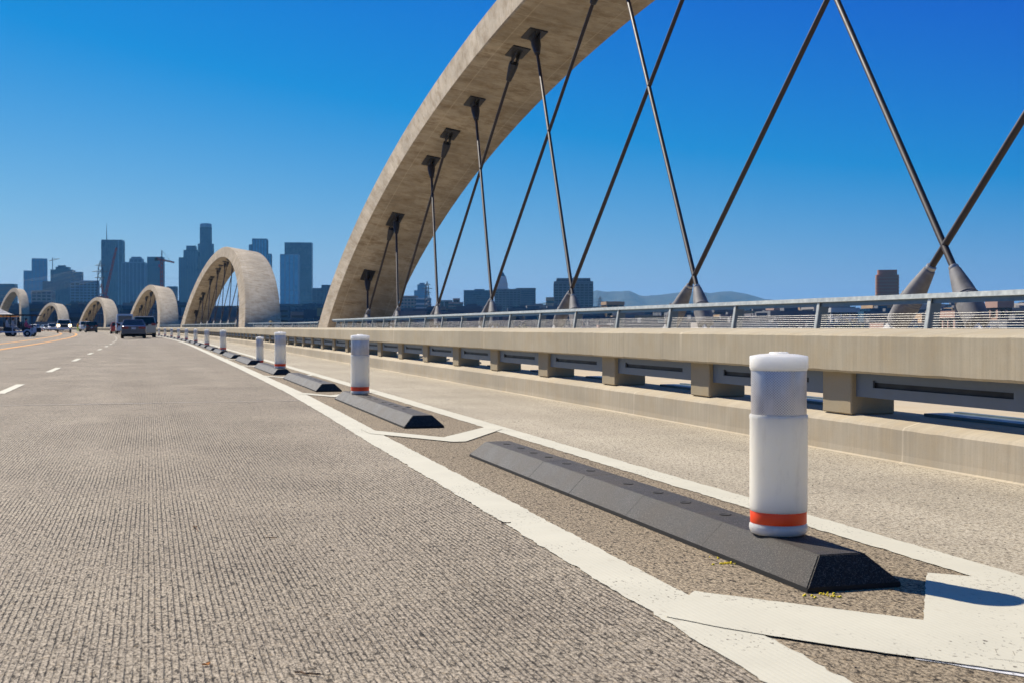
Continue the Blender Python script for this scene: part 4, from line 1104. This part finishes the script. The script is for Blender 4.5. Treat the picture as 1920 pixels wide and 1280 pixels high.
tower('wide dark slab tower, rightmost tall block of the left skyline', [(535, 585, 457)], 3500, B['dark'], B['mid'], 'h', 0, 4, 8)
tower('lighter blue glass tower in front of the wide dark slab', [(527, 560, 479)], 3100, B['teal'], B['light'], 'v', 0, 4, 9)
tower('dark building with a small rooftop tower beside the foot of the nearest arch', [(587, 608, 543), (604, 622, 537)], 2400, B['dark'], B['mid'], 'hv', cat='office building', name='office_building')
tower('small dark building with a curved roof between the third and second arch', [(315, 332, 540)], 2300, B['grey'], B['mid'], 'h', cat='office building', name='office_building')
tower('low dark hall seen through the second arch', [(395, 470, 578)], 1300, B['grey'], B['tan'], 'h', cat='office building', name='office_building')
tower('long dark low block right of the second arch', [(505, 600, 574)], 1500, B['dark'], B['grey'], 'hv', cat='office building', name='office_building')
tower('pale building with a dark top storey right of the nearest arch foot', [(752, 783, 558)], 1900, B['win'], B['pink'], 'hv', 0, 5, 5, 'office building', 'office_building')
tower('stepped light blue tower behind a small mast', [(777, 802, 547), (783, 800, 536), (787, 796, 533)], 2700, B['teal'], B['light'], 'h')
tower('white and blue striped office block', [(781, 808, 562)], 1800, B['mid'], B['white'], 'h', 0, 6, 5, 'office building', 'office_building')
tower('low dark colonnaded block between the striped office and the tan terraces', [(819, 848, 566)], 1900, B['win'], B['pale'], 'v', 0, 5, 8, 'office building', 'office_building')
tower('tan terraced building in front of the dark square block', [(842, 868, 570), (850, 862, 563)], 1700, B['win'], B['pink'], 'h', 0, 4, 6, 'office building', 'office_building')
tower('dark square office block left of the spired tower', [(870, 925, 547), (890, 908, 545)], 2300, B['dark'], B['mid'], 'h')
# spired civic tower
Z = 2500; base = at(942, Z); zg = terr(base.length) - 3; root = empty('civic_tower', (base.x, base.y, zg), -YAW); tag(root, 'pale stone tower with a stepped pyramid top and a small spire', 'tower')
bm = bmesh.new(); zz = lambda y: zat(y, Z) - zg
for (wpx, y0, y1) in ((24, 700, 541), (20, 541, 531), (17, 531, 524), (14, 524, 519)):
    a, b = max(0, zz(y0)) if y0 < 700 else 0, zz(y1); box(bm, (0, 0, (a + b) / 2), (wpx * Z / F, wpx * Z / F, b - a))
build('wall', bm, B['white'], root)
bm = bmesh.new(); w1 = 13 * Z / F; hexa(bm, [(-w1 / 2, -w1 / 2, zz(520)), (w1 / 2, -w1 / 2, zz(520)), (w1 / 2, w1 / 2, zz(520)), (-w1 / 2, w1 / 2, zz(520)), (-1, -1, zz(510)), (1, -1, zz(510)), (1, 1, zz(510)), (-1, 1, zz(510))]); build('pyramid_roof', bm, B['mid'], root)
bm = bmesh.new()
for j in range(5):
    for q_ in range(9): box(bm, ((j - 2) * 4.0, -12.6 * 1.0, 20 + q_ * 6), (1.6, 1.2, 3.6))
build('window', bm, B['win'], root)
tower('grey striped office building in front of the spired tower', [(928, 976, 545)], 2100, B['win'], B['grey'], 'hv', 0, 4, 6)
tower('dark office block with a roof mast right of the spired tower', [(968, 1004, 543)], 2200, B['dark'], B['grey'], 'h')
tower('small brown block left of the big dark block', [(1024, 1038, 561)], 1800, B['win'], B['tan'], 'h', 0, 6, 5, 'office building', 'office_building')
tower('broad dark office block with a set back top, beside the hills', [(1039, 1111, 531), (1044, 1106, 525), (1075, 1083, 523)], 1900, B['win'], B['grey'], 'hv', 0, 4, 6)
# red brown curved tower at the right
Z = 1500; base = at(1663, Z); zg = terr(base.length) - 3; root = empty('round_cornered_tower', (base.x, base.y, zg), -YAW - .25); tag(root, 'red brown tower with rounded corners rising alone behind the railing on the right', 'tower')
h = zat(507, Z) - zg; bm = bmesh.new()
def rr_prism(bm, hw, hd, r, z0, z1, n=6):
    pts = []
    for cx2, cy2, a0 in ((hw - r, hd - r, 0), (-hw + r, hd - r, 90), (-hw + r, -hd + r, 180), (hw - r, -hd + r, 270)):
        for i in range(n): a = radians(a0 + 90 * i / (n - 1)); pts.append((cx2 + r * cos(a), cy2 + r * sin(a)))
    A_ = [bm.verts.new((x, y, z0)) for x, y in pts]; B_ = [bm.verts.new((x, y, z1)) for x, y in pts]; m = len(pts)
    for i in range(m): bm.faces.new((A_[i], A_[(i + 1) % m], B_[(i + 1) % m], B_[i]))
    bm.faces.new(A_[::-1]); bm.faces.new(B_)
rr_prism(bm, 13.5, 11, 5, 0, h - 6); rr_prism(bm, 11.5, 9, 5, h - 6, h); build('wall', bm, B['brown'], root)
bm = bmesh.new(); z = 4
while z < h - 8: rr_prism(bm, 13.9, 11.4, 5, z, z + 1.4); z += 4
build('floor_band', bm, B['tan'], root)
bm = bmesh.new()
for i in range(9): box(bm, (-12 + i * 3, -11.6, h / 2 - 3), (.7, .8, h - 7))
build('facade_pier', bm, B['brown'], root)
# mid distance low buildings seen through the wire mesh
lows = [(1130, 1165, 572, 900, 'tan', 'tan block with a stepped roof below the hills'), (1440, 1478, 585, 700, 'pink', 'small pink house with a dark roof seen through the mesh'),
        (1545, 1600, 586, 650, 'white', 'long white shed seen through the mesh left of the red brown tower'), (1768, 1828, 596, 420, 'pink', 'long brick toned low building seen through the mesh at the right'),
        (1848, 1876, 577, 420, 'pink', 'pinkish square block seen through the mesh near the right edge'), (985, 1010, 579, 1100, 'pale', 'low cream block below the dark office with the mast'),
        (1330, 1375, 586, 800, 'grey', 'grey warehouse seen through the mesh right of the third cable pair'), (1230, 1270, 584, 900, 'white', 'white low building right of the hills foot')]
for x0, x1, yt, Z, mt, lb in lows: tower(lb, [(x0, x1, yt)], Z, B['win'] if mt != 'grey' else B['dark'], B[mt], 'hv', .2, 4, 4, 'low building', 'low_building')

# the rest of the city reads as one mass
def citymass():
    mats = [B['grey'], B['pale'], B['tan'], B['dark'], B['pink'], B['mid'], B['white'], B['win']]
    bm = bmesh.new(); rnd = random.Random(11)
    n = 0
    while n < 5200:
        px = rnd.uniform(-250, 2150); Z = 330 * (10.5 ** rnd.random()); p = at(px, Z); zg = terr(p.length) - 1
        left = px < 640
        h = rnd.uniform(6, 13) + (rnd.random() ** 4) * 26 * min(1, Z / 1400)
        ytop = HORY - (zg + h - HC) * F / Z
        lim = 566 if left else 572 if px < 1450 else 566
        if ytop < lim: continue
        wd = rnd.uniform(9, 34) * (1 + Z / 5000); dp = rnd.uniform(9, 26)
        rz = -.3 + rnd.choice((0, pi / 2)) + rnd.uniform(-.06, .06)
        Mx = Matrix.Translation((p.x, p.y, zg + h / 2)) @ Matrix.Rotation(rz, 4, 'Z')
        mi = rnd.choice((0, 1, 2, 3, 4, 5, 3, 0, 3, 0, 2) if not left else (0, 3, 5, 3, 2, 0, 3))
        box(bm, (0, 0, 0), (wd, dp, h), Mx, mi)
        if Z < 1500:
            box(bm, (rnd.uniform(-.2, .2) * wd, rnd.uniform(-.2, .2) * dp, h / 2 + .8), (wd * .25, dp * .25, 1.6), Mx, 0)
            for k in range(int(h / 4)):
                box(bm, (0, 0, -h / 2 + 2 + k * 4), (wd * .9, dp + .3, 1.5), Mx, 7)
        n += 1
    tag(build('low_rise_city', bm, mats), kind='stuff')
citymass()
def cluster(bm, c, rx, rz_, n, leaf, rnd):
    for _ in range(n):
        while True:
            v = Vector((rnd.uniform(-1, 1), rnd.uniform(-1, 1), rnd.uniform(-1, 1)))
            if .25 < v.length < 1: break
        p = c + Vector((v.x * rx, v.y * rx, v.z * rz_)); a = Vector((rnd.uniform(-1, 1), rnd.uniform(-1, 1), rnd.uniform(-1, 1))).normalized(); b = a.orthogonal().normalized()
        s = leaf * rnd.uniform(.6, 1.3); bm.faces.new([bm.verts.new(p + a * s), bm.verts.new(p + b * s * .6), bm.verts.new(p - a * s), bm.verts.new(p - b * s * .6)])
rnd = random.Random(5)
bm = bmesh.new()
for i in range(900):
    px = rnd.uniform(-200, 2100); Z = 240 * (8 ** rnd.random()); p = at(px, Z); p.z = terr(p.length) + rnd.uniform(3, 8)
    cluster(bm, p, rnd.uniform(4, 9), rnd.uniform(3, 5.5), 46, 1.5, rnd)
tag(build('far_off_trees', bm, M['leaf']), kind='stuff')
def tree(label, px, Z, ytop, rad):
    p = at(px, Z); zg = -15; h = zat(ytop, Z) - zg; root = empty('broadleaf_tree', (p.x, p.y, zg)); tag(root, label, 'tree', 'trees below the bridge')
    bm = bmesh.new(); tube(bm, (0, 0, 0), (0, 0, h * .6), .45, .22, 8)
    for k in range(6): a = k * 1.05; tube(bm, (0, 0, h * (.35 + .04 * k)), (rad * .55 * cos(a), rad * .55 * sin(a), h * .75), .16, .06, 6)
    build('trunk', bm, M['trunk'], root)
    bm = bmesh.new(); r2 = random.Random(int(px))
    for k in range(16):
        a = r2.uniform(0, 6.28); rr = r2.uniform(0, .75) * rad; cluster(bm, Vector((rr * cos(a), rr * sin(a), h - 1.8 - r2.uniform(0, 3.5) - rr * .22)), rad * .38, 1.7, 110, .34, r2)
    build('crown', bm, M['leaf'], root)
tree('broad dark green tree crown seen through the mesh near the leaning anchor', 1615, 150, 595, 5.5)
tree('lower tree crown left of the broad one behind the railing', 1560, 170, 603, 4.5)
tree('dark tree crown just right of the nearest arch foot behind the mesh', 985, 190, 602, 5)

# cranes, pylons, wires
def lattice(bm, p0, p1, w0, w1, r, n):
    p0, p1 = Vector(p0), Vector(p1); a, b = frame(p1 - p0)
    cor = lambda t, sx, sy: p0.lerp(p1, t) + (a * sx + b * sy) * ((w0 + (w1 - w0) * t) / 2)
    C4 = ((-1, -1), (1, -1), (1, 1), (-1, 1))
    for sx, sy in C4: tube(bm, cor(0, sx, sy), cor(1, sx, sy), r, n=4)
    for i in range(n):
        for k in range(4):
            A_, B_ = C4[k], C4[(k + 1) % 4]; tube(bm, cor(i / n, *A_), cor((i + 1) / n, *B_), r * .7, n=3); tube(bm, cor(i / n, *B_), cor((i + 1) / n, *A_), r * .7, n=3)
def WP(px, py, Z): p = at(px, Z); p.z = zat(py, Z); return p
def part_world(name, bm, mat, root, sm=False):
    o = build(name, bm, mat, None, sm); o.parent = root; o.matrix_parent_inverse = Matrix.Translation(root.location).inverted(); return o
Z = 1500
root = empty('crawler_crane', WP(195, 614, Z)); tag(root, 'red crawler crane with a long inclined boom in front of the dark skyscraper', 'crane')
bm = bmesh.new(); lattice(bm, WP(197.5, 555, Z), WP(219, 465, Z), 2.4, 1.4, .42, 12); part_world('boom', bm, M['redsteel'], root)
bm = bmesh.new(); lattice(bm, WP(194, 552, Z), WP(190, 533, Z), 1.6, 1.0, .35, 4); part_world('gantry', bm, M['redsteel'], root)
bm = bmesh.new(); bmx = WP(195, 560, Z); box(bm, bmx, (11, 5, 6)); part_world('cab', bm, M['redsteel'], root)
bm = bmesh.new(); lattice(bm, WP(195, 640, Z), WP(195, 562, Z), 3, 3, .4, 8); part_world('mast', bm, M['redsteel'], root)
bm = bmesh.new(); tube(bm, WP(190, 533, Z), WP(219, 466, Z), .12, n=4); part_world('pendant_line', bm, M['greysteel'], root)
Z = 1300
root = empty('tower_crane', WP(303, 614, Z)); tag(root, 'orange red tower crane with a short drooping jib right of the box tower', 'crane')
bm = bmesh.new(); lattice(bm, WP(303.5, 640, Z), WP(303.5, 490, Z), 2.6, 2.4, .42, 18); part_world('mast', bm, M['redsteel'], root)
bm = bmesh.new(); lattice(bm, WP(303.5, 490, Z), WP(304, 470, Z), 1.5, .4, .25, 4); part_world('tower_head', bm, M['greysteel'], root)
bm = bmesh.new(); lattice(bm, WP(300, 487, Z), WP(327, 492.5, Z), 1.5, 1.0, .35, 7); part_world('jib', bm, M['redsteel'], root)
bm = bmesh.new(); lattice(bm, WP(302, 488, Z), WP(293, 484, Z), 1.6, 1.6, .3, 3); part_world('counter_jib', bm, M['redsteel'], root)
bm = bmesh.new(); box(bm, WP(294, 487, Z), (4, 2.5, 3)); part_world('counterweight', bm, M['slot'], root)
bm = bmesh.new(); tube(bm, WP(304, 470, Z), WP(320, 490, Z), .12, n=4); part_world('pendant_line', bm, M['greysteel'], root)
bm = bmesh.new(); box(bm, WP(299.5, 499, Z), (2.4, 2.2, 2.6)); part_world('operator_cab', bm, M['cloth_pink'], root)
Z = 2900
root = empty('tower_crane', WP(99, 614, Z)); tag(root, 'small grey tower crane on top of the stepped dark tower', 'crane')
bm = bmesh.new(); tube(bm, WP(99, 520, Z), WP(99, 484, Z), .9, n=4); part_world('mast', bm, M['greysteel'], root)
bm = bmesh.new(); tube(bm, WP(93, 489.5, Z), WP(112, 485.5, Z), .8, n=4); part_world('jib', bm, M['greysteel'], root)
bm = bmesh.new(); tube(bm, WP(99, 484, Z), WP(108, 486.5, Z), .3, n=4); part_world('pendant_line', bm, M['greysteel'], root)
pyl = [(-330, 500, 980), (188.5, 489, 1000), (801, 528, 1500), (1125, 556, 2000)]
pl_lab = [None, 'steel lattice pylon left of the dark antenna tower', 'thin lattice pylon right of the light blue stepped tower', 'small pylon in front of the hills right of the broad dark block']
tops = []
for (px, yt, Z), lb in zip(pyl, pl_lab):
    base = at(px, Z); zg = terr(base.length); zt_ = zat(yt, Z)
    sc_ = (zt_ - zg)
    arms = []
    d = Vector((CY, -SY, 0))
    for zf, hwid in ((zt_ - 4, 4), (zt_ - 9, 6.5), (zt_ - 14, 4.5)): arms.append((base.copy() + Vector((0, 0, zf - base.z)), hwid))
    tops.append((base, arms, d))
    if lb is None: continue
    root = empty('lattice_pylon', (base.x, base.y, zg)); tag(root, lb, 'pylon', 'power line pylons')
    bm = bmesh.new(); lattice(bm, Vector((base.x, base.y, zg)), Vector((base.x, base.y, zt_ - 6)), 9, 3.2, .26, 9); lattice(bm, Vector((base.x, base.y, zt_ - 6)), Vector((base.x, base.y, zt_)), 3.2, .3, .2, 3); part_world('lattice_body', bm, M['greysteel'], root)
    for p_, hwid in arms:
        bm = bmesh.new(); tube(bm, p_ - d * hwid, p_ + d * hwid, .24, n=4); tube(bm, p_ - d * hwid, p_ + Vector((0, 0, 1.8)), .14, n=3); tube(bm, p_ + d * hwid, p_ + Vector((0, 0, 1.8)), .14, n=3)
        part_world('cross_arm', bm, M['greysteel'], root)
k = 0
for (b0, a0, d0), (b1, a1, d1) in zip(tops, tops[1:]):
    root = empty('power_line', b0); tag(root, ['thin power wires crossing the sky at the far left', 'thin power wires running behind the nearest arch', 'faint power wires between the two right hand pylons'][k], 'power line', 'overhead power lines'); k += 1
    for (p_, hw0), (q_, hw1) in zip(a0, a1):
        for sg in (-1, 1):
            bm = bmesh.new(); A_, B_ = p_ + d0 * hw0 * sg, q_ + d1 * hw1 * sg; prev = None
            for i in range(25):
                t = i / 24; v = A_.lerp(B_, t) - Vector((0, 0, 14 * 4 * t * (1 - t)))
                if prev is not None: tube(bm, prev, v, .035, n=3, cap=False)
                prev = v
            part_world('wire', bm, M['greysteel'], root)
